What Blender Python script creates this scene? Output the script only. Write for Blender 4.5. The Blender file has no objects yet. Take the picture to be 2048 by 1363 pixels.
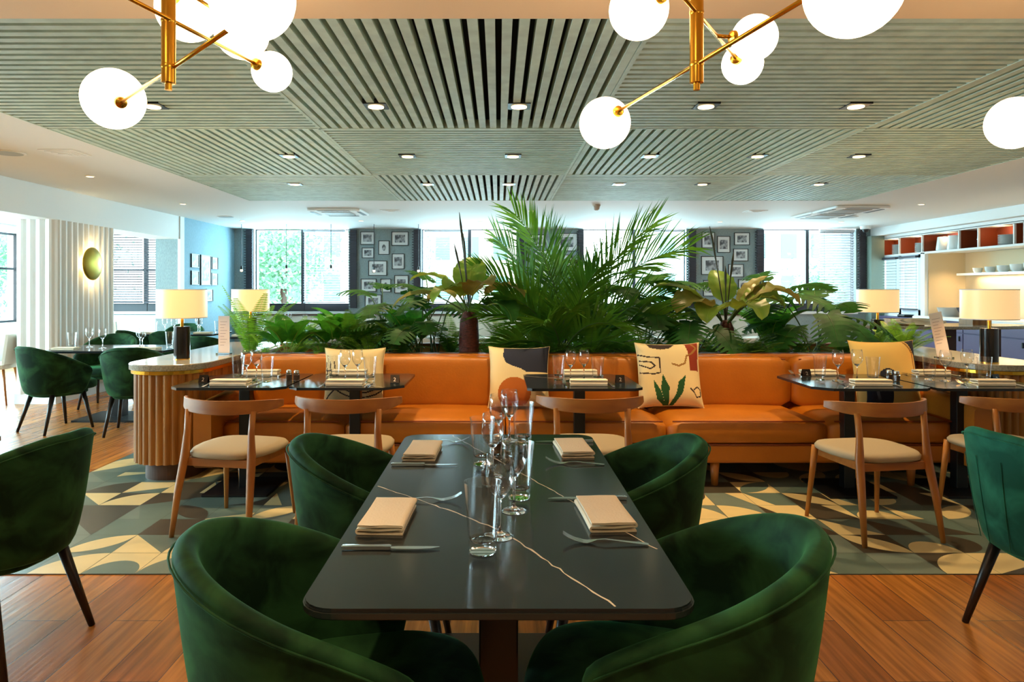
import bpy, bmesh, math, random
from mathutils import Vector, Matrix
PI = math.pi
random.seed(7)
scene = bpy.context.scene
C = scene.collection
F = 1365.0; CX = 997.0; CY = 578.0; H = 1.38; ZC = 2.60      # focal px, vanishing point, eye height, ceiling

# ---------------------------------------------------------------- camera
cam_d = bpy.data.cameras.new('camera'); cam = bpy.data.objects.new('camera', cam_d); C.objects.link(cam)
cam.location = (0, 0, H); cam.rotation_euler = (PI/2, 0, 0)
cam_d.sensor_width = 36; cam_d.lens = 36*F/2048
cam_d.shift_x = (1024-CX)/2048; cam_d.shift_y = -(681.5-CY)/2048
cam_d.clip_start = .05; cam_d.clip_end = 200
scene.camera = cam
scene.view_settings.view_transform = 'Standard'; scene.view_settings.look = 'None'
scene.view_settings.exposure = 0.80; scene.view_settings.gamma = 1; scene.view_settings.use_curve_mapping = False

# ---------------------------------------------------------------- world (bright overcast sky seen through the windows)
w = bpy.data.worlds.new('sky'); scene.world = w; w.use_nodes = True
bg = w.node_tree.nodes['Background']; bg.inputs[0].default_value = (.74, .95, 1, 1); bg.inputs[1].default_value = 5.5

def area(name, loc, rot, sx, sy, power, col):
    d = bpy.data.lights.new(name, 'AREA'); d.shape = 'RECTANGLE'; d.size = sx; d.size_y = sy; d.energy = power; d.color = col
    o = bpy.data.objects.new(name, d); C.objects.link(o); o.location = loc; o.rotation_euler = rot
    return o
DAY = (.50, .86, .98); WARM = (1.0, .70, .36)
# daylight entering through the window openings (back wall and left wall)
area('daylight', (-1.8, 14.15, 1.9), (-PI/2, 0, 0), 7, 1.5, 400, DAY)
area('daylight', (4.0, 14.15, 1.9), (-PI/2, 0, 0), 5, 1.5, 300, DAY)
area('daylight', (-9.3, 8.5, 1.7), (0, -PI/2, 0), 1.6, 9, 700, DAY)
area('daylight', (-9.3, 0.5, 1.7), (0, -PI/2, 0), 1.6, 6, 420, DAY)

def spot(x, y, z, power, col=WARM, ang=100, blend=.6, r=.04):
    d = bpy.data.lights.new('spot_beam', 'SPOT'); d.energy = power; d.color = col; d.spot_size = math.radians(ang); d.spot_blend = blend; d.shadow_soft_size = r
    o = bpy.data.objects.new('spot_beam', d); C.objects.link(o); o.location = (x, y, z)
    return o

# ---------------------------------------------------------------- materials
def lin(h):
    h = h.lstrip('#'); v = [int(h[i:i+2], 16)/255 for i in (0, 2, 4)]
    return tuple((c/12.92 if c <= .04045 else ((c+.055)/1.055)**2.4) for c in v) + (1,)
def mat(name, col, rough=.5, metal=0, noise=None, bump=None, **kw):
    m = bpy.data.materials.new(name); m.use_nodes = True; nt = m.node_tree; b = nt.nodes['Principled BSDF']
    c = lin(col) if isinstance(col, str) else tuple(col)+(1,)*(4-len(col))
    b.inputs['Base Color'].default_value = c; b.inputs['Roughness'].default_value = rough; b.inputs['Metallic'].default_value = metal
    for k, v in kw.items(): b.inputs[k.replace('_', ' ')].default_value = v
    tc = nt.nodes.new('ShaderNodeTexCoord')
    if noise:   # (scale, strength, stretch)
        sc, st, stretch = noise
        mp = nt.nodes.new('ShaderNodeMapping'); mp.inputs['Scale'].default_value = stretch; nt.links.new(tc.outputs['Object'], mp.inputs[0])
        n = nt.nodes.new('ShaderNodeTexNoise'); n.inputs['Scale'].default_value = sc; n.inputs['Detail'].default_value = 5; nt.links.new(mp.outputs[0], n.inputs[0])
        r = nt.nodes.new('ShaderNodeValToRGB'); r.color_ramp.elements[0].position = .3; r.color_ramp.elements[1].position = .7
        r.color_ramp.elements[0].color = tuple(x*(1-st) for x in c[:3])+(1,); r.color_ramp.elements[1].color = tuple(min(1, x*(1+st)) for x in c[:3])+(1,)
        nt.links.new(n.outputs[0], r.inputs[0]); nt.links.new(r.outputs[0], b.inputs['Base Color'])
    if bump:
        sc, st = bump
        n = nt.nodes.new('ShaderNodeTexNoise'); n.inputs['Scale'].default_value = sc; n.inputs['Detail'].default_value = 6; nt.links.new(tc.outputs['Object'], n.inputs[0])
        bp = nt.nodes.new('ShaderNodeBump'); bp.inputs['Strength'].default_value = st; bp.inputs['Distance'].default_value = .01
        nt.links.new(n.outputs[0], bp.inputs['Height']); nt.links.new(bp.outputs[0], b.inputs['Normal'])
    return m
def emis(name, col, st):
    m = mat(name, col, .4); b = m.node_tree.nodes['Principled BSDF']
    b.inputs['Emission Color'].default_value = b.inputs['Base Color'].default_value; b.inputs['Emission Strength'].default_value = st
    return m
def pane_mat(name, k0=.03, k1=.5):
    m = bpy.data.materials.new(name); m.use_nodes = True; nt = m.node_tree
    for n in list(nt.nodes):
        if n.type == 'BSDF_PRINCIPLED': nt.nodes.remove(n)
    t = nt.nodes.new('ShaderNodeBsdfTransparent'); g = nt.nodes.new('ShaderNodeBsdfGlossy'); g.inputs['Roughness'].default_value = .03
    lw = nt.nodes.new('ShaderNodeLayerWeight'); lw.inputs[0].default_value = .5; pw = nt.nodes.new('ShaderNodeMath'); pw.operation = 'POWER'; pw.inputs[1].default_value = 4.0; nt.links.new(lw.outputs['Facing'], pw.inputs[0])
    fr = nt.nodes.new('ShaderNodeMath'); fr.operation = 'MULTIPLY_ADD'; fr.inputs[1].default_value = k1; fr.inputs[2].default_value = k0; nt.links.new(pw.outputs[0], fr.inputs[0]); mx = nt.nodes.new('ShaderNodeMixShader')
    nt.links.new(fr.outputs[0], mx.inputs[0]); nt.links.new(t.outputs[0], mx.inputs[1]); nt.links.new(g.outputs[0], mx.inputs[2])
    nt.links.new(mx.outputs[0], nt.nodes['Material Output'].inputs[0])
    return m
M = {}
def velvet(name, c, dark):
    m = mat(name, c, .75); nt = m.node_tree; b = nt.nodes['Principled BSDF']
    tc = nt.nodes.new('ShaderNodeTexCoord'); n = nt.nodes.new('ShaderNodeTexNoise'); n.inputs['Scale'].default_value = 7; n.inputs['Detail'].default_value = 4; n.inputs['Distortion'].default_value = .6
    nt.links.new(tc.outputs['Object'], n.inputs[0])
    r = nt.nodes.new('ShaderNodeValToRGB'); r.color_ramp.elements[0].position = .38; r.color_ramp.elements[1].position = .66
    r.color_ramp.elements[0].color = lin(dark); r.color_ramp.elements[1].color = lin(c)
    nt.links.new(n.outputs[0], r.inputs[0]); nt.links.new(r.outputs[0], b.inputs['Base Color'])
    b.inputs['Sheen Weight'].default_value = .45; b.inputs['Sheen Roughness'].default_value = .38; b.inputs['Sheen Tint'].default_value = lin('#4fa468')
    b.inputs['Specular IOR Level'].default_value = .15
    return m
M['velvet'] = velvet('green_velvet', '#28532f', '#0b2515')
M['velvet_teal'] = velvet('teal_velvet', '#287058', '#144a3a')
M['ebony'] = mat('dark_wood_leg', '#1d100c', .35, noise=(6, .4, (1, 1, .15)))
M['black'] = mat('black_metal', '#0d0e10', .4, 0)
M['quartz'] = mat('black_quartz', '#20262a', .15, noise=(3, .35, (1, 1, 1)), bump=(2.2, .012))
M['vein'] = mat('pale_vein', '#d8cdb8', .25)
M['edge'] = mat('polished_edge', '#2a3030', .2)
def woodmat(name, a, b_, rough=.4, stretch=(1, 1, .08), sc=18):
    m = mat(name, a, rough); nt = m.node_tree; b = nt.nodes['Principled BSDF']; tc = nt.nodes.new('ShaderNodeTexCoord')
    mp = nt.nodes.new('ShaderNodeMapping'); mp.inputs['Scale'].default_value = stretch; n = nt.nodes.new('ShaderNodeTexNoise'); n.inputs['Scale'].default_value = sc; n.inputs['Detail'].default_value = 7
    r = nt.nodes.new('ShaderNodeValToRGB'); r.color_ramp.elements[0].position = .3; r.color_ramp.elements[1].position = .72
    r.color_ramp.elements[0].color = lin(a); r.color_ramp.elements[1].color = lin(b_)
    nt.links.new(tc.outputs['Object'], mp.inputs[0]); nt.links.new(mp.outputs[0], n.inputs[0]); nt.links.new(n.outputs[0], r.inputs[0]); nt.links.new(r.outputs[0], b.inputs['Base Color'])
    return m
M['oak'] = woodmat('chair_oak', '#96571f', '#b87630')
M['oak_x'] = woodmat('rail_oak', '#905420', '#ad6d2c', stretch=(.08, 1, 1))
M['flute_wood'] = woodmat('fluted_oak', '#8c5620', '#bb8038', .5)
M['plinth'] = mat('dark_plinth', '#4a2a14', .6)
M['leather'] = mat('orange_leather', '#b66914', .42, noise=(3, .14, (1, 1, 1)), bump=(60, .12))
M['leather_seam'] = mat('orange_leather_piping', '#7c320a', .4)
M['linen'] = mat('beige_upholstery', '#a8967a', .85, bump=(300, .1))
M['gold'] = mat('brushed_brass', '#d9a438', .24, 1)
M['brass_dark'] = mat('aged_brass', '#b4a24a', .42, 1)
M['terrazzo'] = mat('terrazzo', '#989284', .14, noise=(90, .3, (1, 1, 1)))
M['steel'] = mat('cutlery_steel', '#e4e6e8', .22, 1)
M['napkin'] = mat('cream_napkin', '#efe0c6', .9, bump=(150, .15))
M['glass_thin'] = pane_mat('thin_glass', .05, 1.0)
M['glass'] = mat('clear_glass', '#ffffff', .0, Transmission_Weight=1.0, IOR=1.45)
M['pane'] = pane_mat('window_glass')
M['white'] = mat('white_plaster', '#e6e8e6', .7)
M['ceil'] = mat('ceiling_paint', '#dfe2df', .75)
M['white_gloss'] = mat('white_porcelain', '#dfe3e0', .25)
M['wall'] = mat('grey_linen_wallpaper', '#8a9a9c', .85, noise=(120, .18, (1, 1, .2)))
M['wall_green'] = mat('green_grey_paint', '#7d9288', .8)
M['frame_dark'] = mat('dark_window_frame', '#2b2a30', .5)
M['slat'] = mat('limed_slat', '#b9cdc1', .6, noise=(9, .12, (1, 1, 1)), Specular_IOR_Level=.2)
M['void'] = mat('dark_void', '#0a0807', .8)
M['globe'] = emis('opal_globe', '#ffdcb0', 4.2)
M['globe_small'] = emis('opal_globe_small', '#ffe8cc', 3.6)
M['bulb'] = emis('glowing_bulb', '#ffd490', 6)
M['lens'] = emis('downlight_lens', '#ffdca0', 2.4)
M['shade'] = emis('lit_lamp_shade', '#efc78c', .52)
M['marble_black'] = mat('black_marble', '#141012', .15, noise=(14, .5, (1, 1, .2)))
M['cabinet'] = mat('plum_cabinet', '#544a6a', .55)
M['cream'] = mat('cream_paint', '#dcc6a0', .7)
M['cubby'] = mat('rust_cubby', '#8a3c18', .5)
M['paper'] = mat('white_paper', '#d5d5dc', .6)
M['blind'] = mat('white_blind', '#dfe3ec', .6)
M['blind_dark'] = mat('dark_blind', '#3a3942', .6)
M['soil'] = mat('potting_soil', '#1d130c', .95, bump=(40, 1))
M['grey_banq'] = mat('cream_banquette', '#cfc9bb', .8)
M['trunk'] = mat('fibrous_trunk', '#4a1c10', .7, noise=(30, .6, (1, 1, 4)), bump=(40, 1))
M['liquid'] = mat('glass_base', '#fff4dc', .02, Transmission_Weight=1.0, IOR=1.45)
def leafmat(name, a, b_, rough=.35, sc=9):
    m = woodmat(name, a, b_, rough, (1, 1, 1), sc); b = m.node_tree.nodes['Principled BSDF']
    b.inputs['Specular IOR Level'].default_value = .3
    # thin translucent leaf: mix in a translucent lobe
    nt = m.node_tree; t = nt.nodes.new('ShaderNodeBsdfTranslucent'); t.inputs[0].default_value = lin(b_); mx = nt.nodes.new('ShaderNodeMixShader'); mx.inputs[0].default_value = .25
    nt.links.new(b.outputs[0], mx.inputs[1]); nt.links.new(t.outputs[0], mx.inputs[2]); nt.links.new(mx.outputs[0], nt.nodes['Material Output'].inputs[0])
    return m
M['leaf_broad'] = leafmat('broad_leaf', '#5d8426', '#9aac40')
M['leaf_olive'] = leafmat('olive_leaf', '#6b7330', '#a08f4a')
M['leaf_monstera'] = leafmat('monstera_leaf', '#123a16', '#377028', .55)
M['leaf_palm'] = leafmat('palm_leaf', '#23581c', '#639a2c', .45, 4)
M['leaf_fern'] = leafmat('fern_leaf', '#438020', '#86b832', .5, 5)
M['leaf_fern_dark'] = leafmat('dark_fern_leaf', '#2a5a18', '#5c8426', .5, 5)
M['leaf_cal'] = leafmat('calathea_leaf', '#22661c', '#4f9a2c', .35, 30)
M['leaf_rib'] = mat('leaf_rib', '#a5b04c', .5)
M['stem'] = mat('plant_stem', '#3f5a24', .5)
M['stalk'] = mat('flower_stalk', '#3c3a24', .5)

# wooden floor: long porcelain-wood planks running into the room
def floor_mat():
    m = mat('plank_floor', '#8a4a24', .27); nt = m.node_tree; b = nt.nodes['Principled BSDF']; L = nt.links.new
    tc = nt.nodes.new('ShaderNodeTexCoord'); mp = nt.nodes.new('ShaderNodeMapping'); mp.inputs['Rotation'].default_value = (0, 0, PI/2)
    L(tc.outputs['Object'], mp.inputs[0])
    br = nt.nodes.new('ShaderNodeTexBrick'); br.offset = .37; br.inputs['Scale'].default_value = 1; br.inputs['Brick Width'].default_value = 1.2; br.inputs['Row Height'].default_value = .2
    br.inputs['Mortar Size'].default_value = .0022; br.inputs['Mortar Smooth'].default_value = .2
    br.inputs['Color1'].default_value = lin('#a05a24'); br.inputs['Color2'].default_value = lin('#c67e34'); br.inputs['Mortar'].default_value = lin('#5a3420')
    L(mp.outputs[0], br.inputs[0])
    mp2 = nt.nodes.new('ShaderNodeMapping'); mp2.inputs['Scale'].default_value = (1, .05, 1); L(tc.outputs['Object'], mp2.inputs[0])
    n = nt.nodes.new('ShaderNodeTexNoise'); n.inputs['Scale'].default_value = 40; n.inputs['Detail'].default_value = 7; L(mp2.outputs[0], n.inputs[0])
    r = nt.nodes.new('ShaderNodeValToRGB'); r.color_ramp.elements[0].position = .35; r.color_ramp.elements[1].position = .65
    r.color_ramp.elements[0].color = (.5, .5, .5, 1); r.color_ramp.elements[1].color = (1.2, 1.2, 1.2, 1); L(n.outputs[0], r.inputs[0])
    mx = nt.nodes.new('ShaderNodeMix'); mx.data_type = 'RGBA'; mx.blend_type = 'MULTIPLY'; mx.inputs[0].default_value = .8
    L(br.outputs['Color'], mx.inputs[6]); L(r.outputs[0], mx.inputs[7]); L(mx.outputs[2], b.inputs['Base Color'])
    bp = nt.nodes.new('ShaderNodeBump'); bp.inputs['Strength'].default_value = .25; bp.inputs['Distance'].default_value = .004; L(n.outputs[0], bp.inputs['Height']); L(bp.outputs[0], b.inputs['Normal'])
    return m
M['floor'] = floor_mat()

# ---------------------------------------------------------------- mesh builder
class MB:
    def __init__(s): s.v = []; s.f = []; s.m = []
    def add(s, vs, fs, mi=0, mtx=None):
        k = len(s.v)
        s.v += [tuple(mtx @ Vector(p)) if mtx else tuple(p) for p in vs]
        s.f += [tuple(i+k for i in f) for f in fs]; s.m += [mi]*len(fs)
        return s
    def box(s, x0, x1, y0, y1, z0, z1, mi=0, mtx=None):
        return s.add([(x0,y0,z0),(x1,y0,z0),(x1,y1,z0),(x0,y1,z0),(x0,y0,z1),(x1,y0,z1),(x1,y1,z1),(x0,y1,z1)],
                     [(0,3,2,1),(4,5,6,7),(0,1,5,4),(1,2,6,5),(2,3,7,6),(3,0,4,7)], mi, mtx)
    def prism(s, poly, z0, z1, mi=0, mtx=None):
        n = len(poly); vs = [(x, y, z0) for x, y in poly]+[(x, y, z1) for x, y in poly]
        fs = [tuple(range(n-1, -1, -1)), tuple(range(n, 2*n))]+[(i, (i+1) % n, n+(i+1) % n, n+i) for i in range(n)]
        return s.add(vs, fs, mi, mtx)
    def lathe(s, prof, n=24, mi=0, mtx=None, cap=True):
        vs = []; fs = []
        for r, z in prof:
            for i in range(n):
                a = 2*PI*i/n; vs.append((r*math.cos(a), r*math.sin(a), z))
        for j in range(len(prof)-1):
            for i in range(n):
                fs.append((j*n+i, j*n+(i+1) % n, (j+1)*n+(i+1) % n, (j+1)*n+i))
        if cap:
            if prof[0][0] > 1e-6: fs.append(tuple(range(n-1, -1, -1)))
            if prof[-1][0] > 1e-6: fs.append(tuple((len(prof)-1)*n+i for i in range(n)))
        return s.add(vs, fs, mi, mtx)
    def tube(s, pts, rad, n=8, mi=0, cap=True, flat=None, mtx=None):
        pts = [Vector(p) for p in pts]; vs = []; fs = []
        R = rad if isinstance(rad, (list, tuple)) else [rad]*len(pts)
        up = None
        for i, p in enumerate(pts):
            d = (pts[min(i+1, len(pts)-1)]-pts[max(i-1, 0)]).normalized()
            if up is None: up = Vector((0, 0, 1)) if abs(d.z) < .9 else Vector((1, 0, 0))
            a = d.cross(up).normalized(); b = a.cross(d).normalized(); up = b
            fx, fy = flat if flat else (1, 1)
            for k in range(n):
                t = 2*PI*k/n; vs.append(p+a*(math.cos(t)*R[i]*fx)+b*(math.sin(t)*R[i]*fy))
        for i in range(len(pts)-1):
            for k in range(n): fs.append((i*n+k, i*n+(k+1) % n, (i+1)*n+(k+1) % n, (i+1)*n+k))
        if cap: fs += [tuple(range(n-1, -1, -1)), tuple((len(pts)-1)*n+k for k in range(n))]
        return s.add(vs, fs, mi, mtx)
    def sphere(s, c, r, n=24, mi=0):
        prof = [(r*math.sin(PI*j/(n//2)), -r*math.cos(PI*j/(n//2))) for j in range(n//2+1)]
        return s.lathe(prof, n, mi, Matrix.Translation(c), cap=False)
    def loft(s, rings, mi=0, mtx=None, caps=True):
        n = len(rings[0]); vs = [p for r in rings for p in r]; fs = []
        for i in range(len(rings)-1):
            for k in range(n): fs.append((i*n+k, i*n+(k+1) % n, (i+1)*n+(k+1) % n, (i+1)*n+k))
        if caps: fs += [tuple(range(n-1, -1, -1)), tuple((len(rings)-1)*n+k for k in range(n))]
        return s.add(vs, fs, mi, mtx)
    def build(s, name, m, parent=None, smooth=False, bevel=0, sub=0, loc=None, weld=False):
        me = bpy.data.meshes.new(name); me.from_pydata(s.v, [], s.f)
        for x in (m if isinstance(m, (list, tuple)) else [m]): me.materials.append(x)
        for p, mi in zip(me.polygons, s.m): p.material_index = mi; p.use_smooth = bool(smooth)
        bm = bmesh.new(); bm.from_mesh(me)
        if weld: bmesh.ops.remove_doubles(bm, verts=bm.verts, dist=1e-5)
        bmesh.ops.recalc_face_normals(bm, faces=bm.faces); bm.to_mesh(me); bm.free()
        o = bpy.data.objects.new(name, me); C.objects.link(o)
        if parent: o.parent = parent
        if loc: o.location = loc
        if bevel:
            b = o.modifiers.new('bevel', 'BEVEL'); b.width = bevel; b.segments = 2; b.limit_method = 'ANGLE'; b.angle_limit = math.radians(40)
        if sub:
            b = o.modifiers.new('subdivision', 'SUBSURF'); b.levels = sub; b.render_levels = sub
        if smooth == 'auto':
            for p in me.polygons: p.use_smooth = True
            me.set_sharp_from_angle(angle=math.radians(35))
        return o
def tag(o, label=None, cat=None, group=None, kind=None):
    if label: o['label'] = label
    if cat: o['category'] = cat
    if group: o['group'] = group
    if kind: o['kind'] = kind
    return o
def empty(name, loc=(0, 0, 0), rz=0, label=None, cat=None, group=None):
    o = bpy.data.objects.new(name, None); C.objects.link(o); o.location = loc; o.rotation_euler = (0, 0, rz); o.empty_display_size = .1
    return tag(o, label, cat, group)
def struct(mb, name, m, **k): return tag(mb.build(name, m, **k), kind='structure')
def copy_tree(o, parent=None):
    c = o.copy(); C.objects.link(c); c.parent = parent
    for ch in list(o.children): copy_tree(ch, c)
    return c
def place(o, loc, rz=0, label=None, group=None, first=[]):
    """first use moves the prototype itself, later uses copy it"""
    if o.name not in first: first.append(o.name); c = o
    else: c = copy_tree(o)
    c.location = loc; c.rotation_euler = (0, 0, rz)
    if label: c['label'] = label
    if group: c['group'] = group
    return c
def at(px, py, Y): return Vector(((px-CX)*Y/F, Y, H-(py-CY)*Y/F))
def lerp(a, b, t): return a+(b-a)*t
def rrect(w_, h_, r, n=6, cx=0, cy=0):
    out = []
    for sx, sy, a0 in ((1, 1, 0), (-1, 1, 90), (-1, -1, 180), (1, -1, 270)):
        for i in range(n+1):
            a = math.radians(a0+90*i/n); out.append((cx+sx*(w_/2-r)+r*math.cos(a), cy+sy*(h_/2-r)+r*math.sin(a)))
    return out
def scallop(path, pitch, depth, convex=True, seg=5):
    """closed outline -> outline with half round flutes"""
    pts = [Vector(p) for p in path]; L = [0]
    for i in range(len(pts)): L.append(L[-1]+(pts[(i+1) % len(pts)]-pts[i]).length)
    tot = L[-1]; n = round(tot/pitch)
    area_ = sum(pts[i].x*pts[(i+1) % len(pts)].y-pts[(i+1) % len(pts)].x*pts[i].y for i in range(len(pts)))
    sg = 1 if area_ > 0 else -1
    def pos(s_):
        s_ %= tot
        for i in range(len(pts)):
            if L[i+1] >= s_-1e-9:
                a, b = pts[i], pts[(i+1) % len(pts)]; t = (s_-L[i])/max(1e-9, L[i+1]-L[i]); d = (b-a).normalized()
                return a.lerp(b, t), Vector((d.y, -d.x))*sg
    out = []
    for k in range(n):
        for j in range(seg):
            u = j/seg; p, nn = pos((k+u)/n*tot); q = p+nn*(depth*(math.sin(PI*u) if convex else -math.sin(PI*u))); out.append((q.x, q.y))
    return out
# ================================================================ THE ROOM
YB = 13.8; XR = 7.68; XL = -9.2; XBEAM = -5.34
struct(MB().box(XL, 9, -4, YB, -.1, 0), 'floor', M['floor'])
# patterned tile zone ------------------------------------------------------
def tile_zone():
    mb = MB(); T = .262; x0 = -3.07; y0 = 3.30; nx, ny = 29, 12
    mats = [mat('tile_grout', '#4a5048', .4), mat('tile_cream', '#dcc58e', .35, noise=(5, .06, (1, 1, 1))), mat('tile_sage', '#5d7068', .35, noise=(5, .1, (1, 1, 1))), mat('tile_taupe', '#443f34', .35, noise=(5, .1, (1, 1, 1))), mat('tile_grey', '#6f7d74', .35, noise=(5, .1, (1, 1, 1)))]
    rnd = random.Random(5); g = .0015
    mb.box(x0, x0+nx*T, y0, y0+ny*T, 0, .004, 0)
    def poly(pts, ox, oy, mi, z, rot):
        out = []
        for u, v in pts:
            for _ in range(rot): u, v = 1-v, u
            out.append((ox+g+u*(T-2*g), oy+g+v*(T-2*g), z))
        mb.add(out, [tuple(range(len(out)))], mi)
    arc = [(math.cos(a), math.sin(a)) for a in [PI/2*i/12 for i in range(13)]]
    half = [(.5+.5*math.cos(a), .62*math.sin(a)) for a in [PI*i/16 for i in range(17)]]
    for i in range(nx):
        for j in range(ny):
            ox, oy = x0+i*T, y0+j*T; b = rnd.choice([2, 2, 3, 4, 4, 2, 1]); rot = rnd.randrange(4)
            poly([(0, 0), (1, 0), (1, 1), (0, 1)], ox, oy, b, .0044, 0)
            kind = rnd.choice(['q', 'q', 't', 'h', 'n', 'l', 'w', 'd'])
            oc = rnd.choice([1, 1, 3, 2, 4] if b != 1 else [3, 2, 4])
            if oc == b: oc = 1
            if (i, j) == (3, 0): b0, kind, oc, rot = 2, 'q', 1, 1
            if (i, j) == (4, 0): poly([(0, 0), (1, 0), (1, 1), (0, 1)], ox, oy, 1, .0046, 0); kind, oc, rot = 'h', 2, 0
            if (i, j) == (4, 1): poly([(0, 0), (1, 0), (1, 1), (0, 1)], ox, oy, 2, .0046, 0); kind, oc, rot = 't', 1, 0
            if kind == 'q': poly([(0, 0)]+arc, ox, oy, oc, .0049, rot)
            elif kind == 't': poly([(0, 0), (1, 0), (0, 1)], ox, oy, oc, .0049, rot)
            elif kind == 'h': poly(half, ox, oy, oc, .0049, rot)
            elif kind == 'l': poly([(1-c, 1-s_) for c, s_ in arc]+[(c, s_) for c, s_ in arc][1:-1], ox, oy, oc, .0049, rot)
            elif kind == 'w': poly([(0, 0), (1, 0), (1, .45)], ox, oy, oc, .0049, rot)
            elif kind == 'd': poly([(0, 0), (1, 0), (1, 1), (0, .5)], ox, oy, oc, .0049, rot)
    return struct(mb, 'floor_tiles', mats)
tile_zone()

# ceiling: painted parts around the slatted field, dark void above the slats
PX = [-3.44, -1.36, .72, 2.80, 4.88]; PY = [3.07, 5.20, 7.30, 9.42]
c = MB(); zt = ZC+.25
struct(MB().box(XL, 9, -4, PY[0], ZC-.004, zt), 'ceiling', mat('peach_ceiling', '#f0cfa4', .75))  # front ceiling piece, warmer in colour than the rest
for x0, x1, y0, y1 in ((XL, 9, PY[3], YB), (XL, PX[0], PY[0], PY[3]), (PX[4], 9, PY[0], PY[3])): c.box(x0, x1, y0, y1, ZC, zt)
struct(c, 'ceiling', M['ceil'])
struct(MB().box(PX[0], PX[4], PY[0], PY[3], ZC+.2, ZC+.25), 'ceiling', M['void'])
along = [[0, 1, 0, 1], [1, 0, 1, 0], [0, 1, 0, 1]]      # 1: slats run into the room
names = [['left', 'left-middle', 'right-middle', 'far right'], ['nearest', 'middle', 'farthest']]
for r in range(3):
    for k in range(4):
        mb = MB(); x0, x1, y0, y1 = PX[k], PX[k+1], PY[r], PY[r+1]; n = 26
        mb.box(x0, x1, y0, y0+.012, ZC, ZC+.07); mb.box(x0, x1, y1-.012, y1, ZC, ZC+.07)
        mb.box(x0, x0+.012, y0, y1, ZC, ZC+.07); mb.box(x1-.012, x1, y0, y1, ZC, ZC+.07)
        for i in range(n):
            p = 2.08/n if along[r][k] else (y1-y0)/n
            if along[r][k]: mb.box(x0+(i+.2)*p, x0+(i+.8)*p, y0+.012, y1-.012, ZC+.002, ZC+.07)
            else: mb.box(x0+.012, x1-.012, y0+(i+.2)*p, y0+(i+.8)*p, ZC+.002, ZC+.07)
        o = mb.build('slatted_ceiling_panel', M['slat'], loc=(0, 0, 0))
        tag(o, 'slatted ceiling panel, slats %s, in the %s row, %s column' % ('running into the room' if along[r][k] else 'running crosswise', names[1][r], names[0][k]), 'ceiling panel', 'slatted panels of the ceiling field')

# walls ---------------------------------------------------------------------
zb = .93
WIN = [(-7.95, -6.45), (-4.95, -3.03), (-1.56, .38), (1.72, 3.80), (5.36, 7.23)]     # window openings in the back wall
xs = [XL]+[v for p in WIN for v in p]+[XR+1.2]
mb = MB().box(XL, XR+1.2, YB, YB+.3, 0, zb)
for i in range(0, len(xs), 2): mb.box(xs[i], xs[i+1], YB, YB+.3, zb, ZC)
struct(mb, 'wall_back', M['wall'])
for i, (a, b) in enumerate(WIN):
    mb = MB(); y = YB+.12; fw = .02
    mb.box(a, b, y, y+.06, zb, zb+.16); mb.box(a, b, y, y+.06, ZC-.02, ZC)
    mb.box(a, a+fw, y, y+.06, zb, ZC); mb.box(b-fw, b, y, y+.06, zb, ZC)
    m_ = lerp(a, b, .5); mb.box(m_-.033, m_+.033, y-.01, y+.07, zb, ZC)
    if i in (0,): mb.box(a, b, y, y+.06, 1.75, 1.79)
    wf = struct(mb, 'window_%d' % (i+1), M['frame_dark'])
    MB().box(a+.05, m_-.05, y+.025, y+.032, zb+.16, ZC-.04).build('window_glass', M['pane'], wf)
    MB().box(m_+.05, b-.05, y+.025, y+.032, zb+.16, ZC-.04).build('window_glass', M['pane'], wf)
    MB().box(a-.02, b+.02, YB-.04, YB+.12, zb-.05, zb).build('window_sill', M['white'], wf)
# venetian blinds
def blind(x0, x1, y, z0, z1, m, label, pitch=.05, tilt=.5, dep=.045, rot=None):
    mb = MB(); n = int((z1-z0)/pitch)
    for i in range(n):
        z = z1-.05-i*pitch; dz = math.sin(tilt)*dep/2; dy = math.cos(tilt)*dep/2
        mb.add([(x0, y-dy, z-dz), (x1, y-dy, z-dz), (x1, y+dy, z+dz), (x0, y+dy, z+dz), (x0, y-dy, z-dz-.003), (x1, y-dy, z-dz-.003), (x1, y+dy, z+dz-.003), (x0, y+dy, z+dz-.003)],
               [(0, 1, 2, 3), (7, 6, 5, 4), (0, 4, 5, 1), (2, 6, 7, 3), (1, 5, 6, 2), (0, 3, 7, 4)])
    e = empty('venetian_blind', (0, 0, 0), 0, label, 'blind', 'venetian blinds at the windows')
    if rot: e.matrix_world = rot
    mb.build('slats', m, e); MB().box(x0, x1, y-.03, y+.03, z1-.04, z1).build('head_rail', m, e); MB().box(x0, x1, y-.022, y+.022, z0, z0+.02).build('bottom_rail', m, e)
    c_ = MB()
    for t in (.12, .88): c_.tube([(lerp(x0, x1, t), y-.03, z1-.04), (lerp(x0, x1, t), y-.03, z0+.02)], .0022, 5)
    c_.build('cord', M['frame_dark'], e)
    return e
blind(-7.9, -7.2, YB+.02, 1.1, 2.58, M['blind_dark'], 'dark slatted blind in the window beyond the fluted white column, left half')
blind(-7.17, -6.5, YB+.02, 1.1, 2.58, M['blind_dark'], 'dark slatted blind in the window beyond the fluted white column, right half')
blind(-3.95, -3.1, YB+.02, 1.1, 2.58, M['blind'], 'thin open blind in the window left of the picture pier, right half', tilt=.05)
blind(-1.50, -.62, YB+.02, 1.1, 2.58, M['blind'], 'thin open blind in the window just right of the ten-picture pier', tilt=.05)
blind(2.8, 3.75, YB+.02, 1.1, 2.58, M['blind'], 'thin open blind in the window behind the palm fronds, right half', tilt=.05)
blind(6.5, 7.2, YB+.02, 1.0, 2.58, M['blind'], 'white closed blind in the right-hand half of the back window by the bar', pitch=.052, tilt=1.0)
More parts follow.
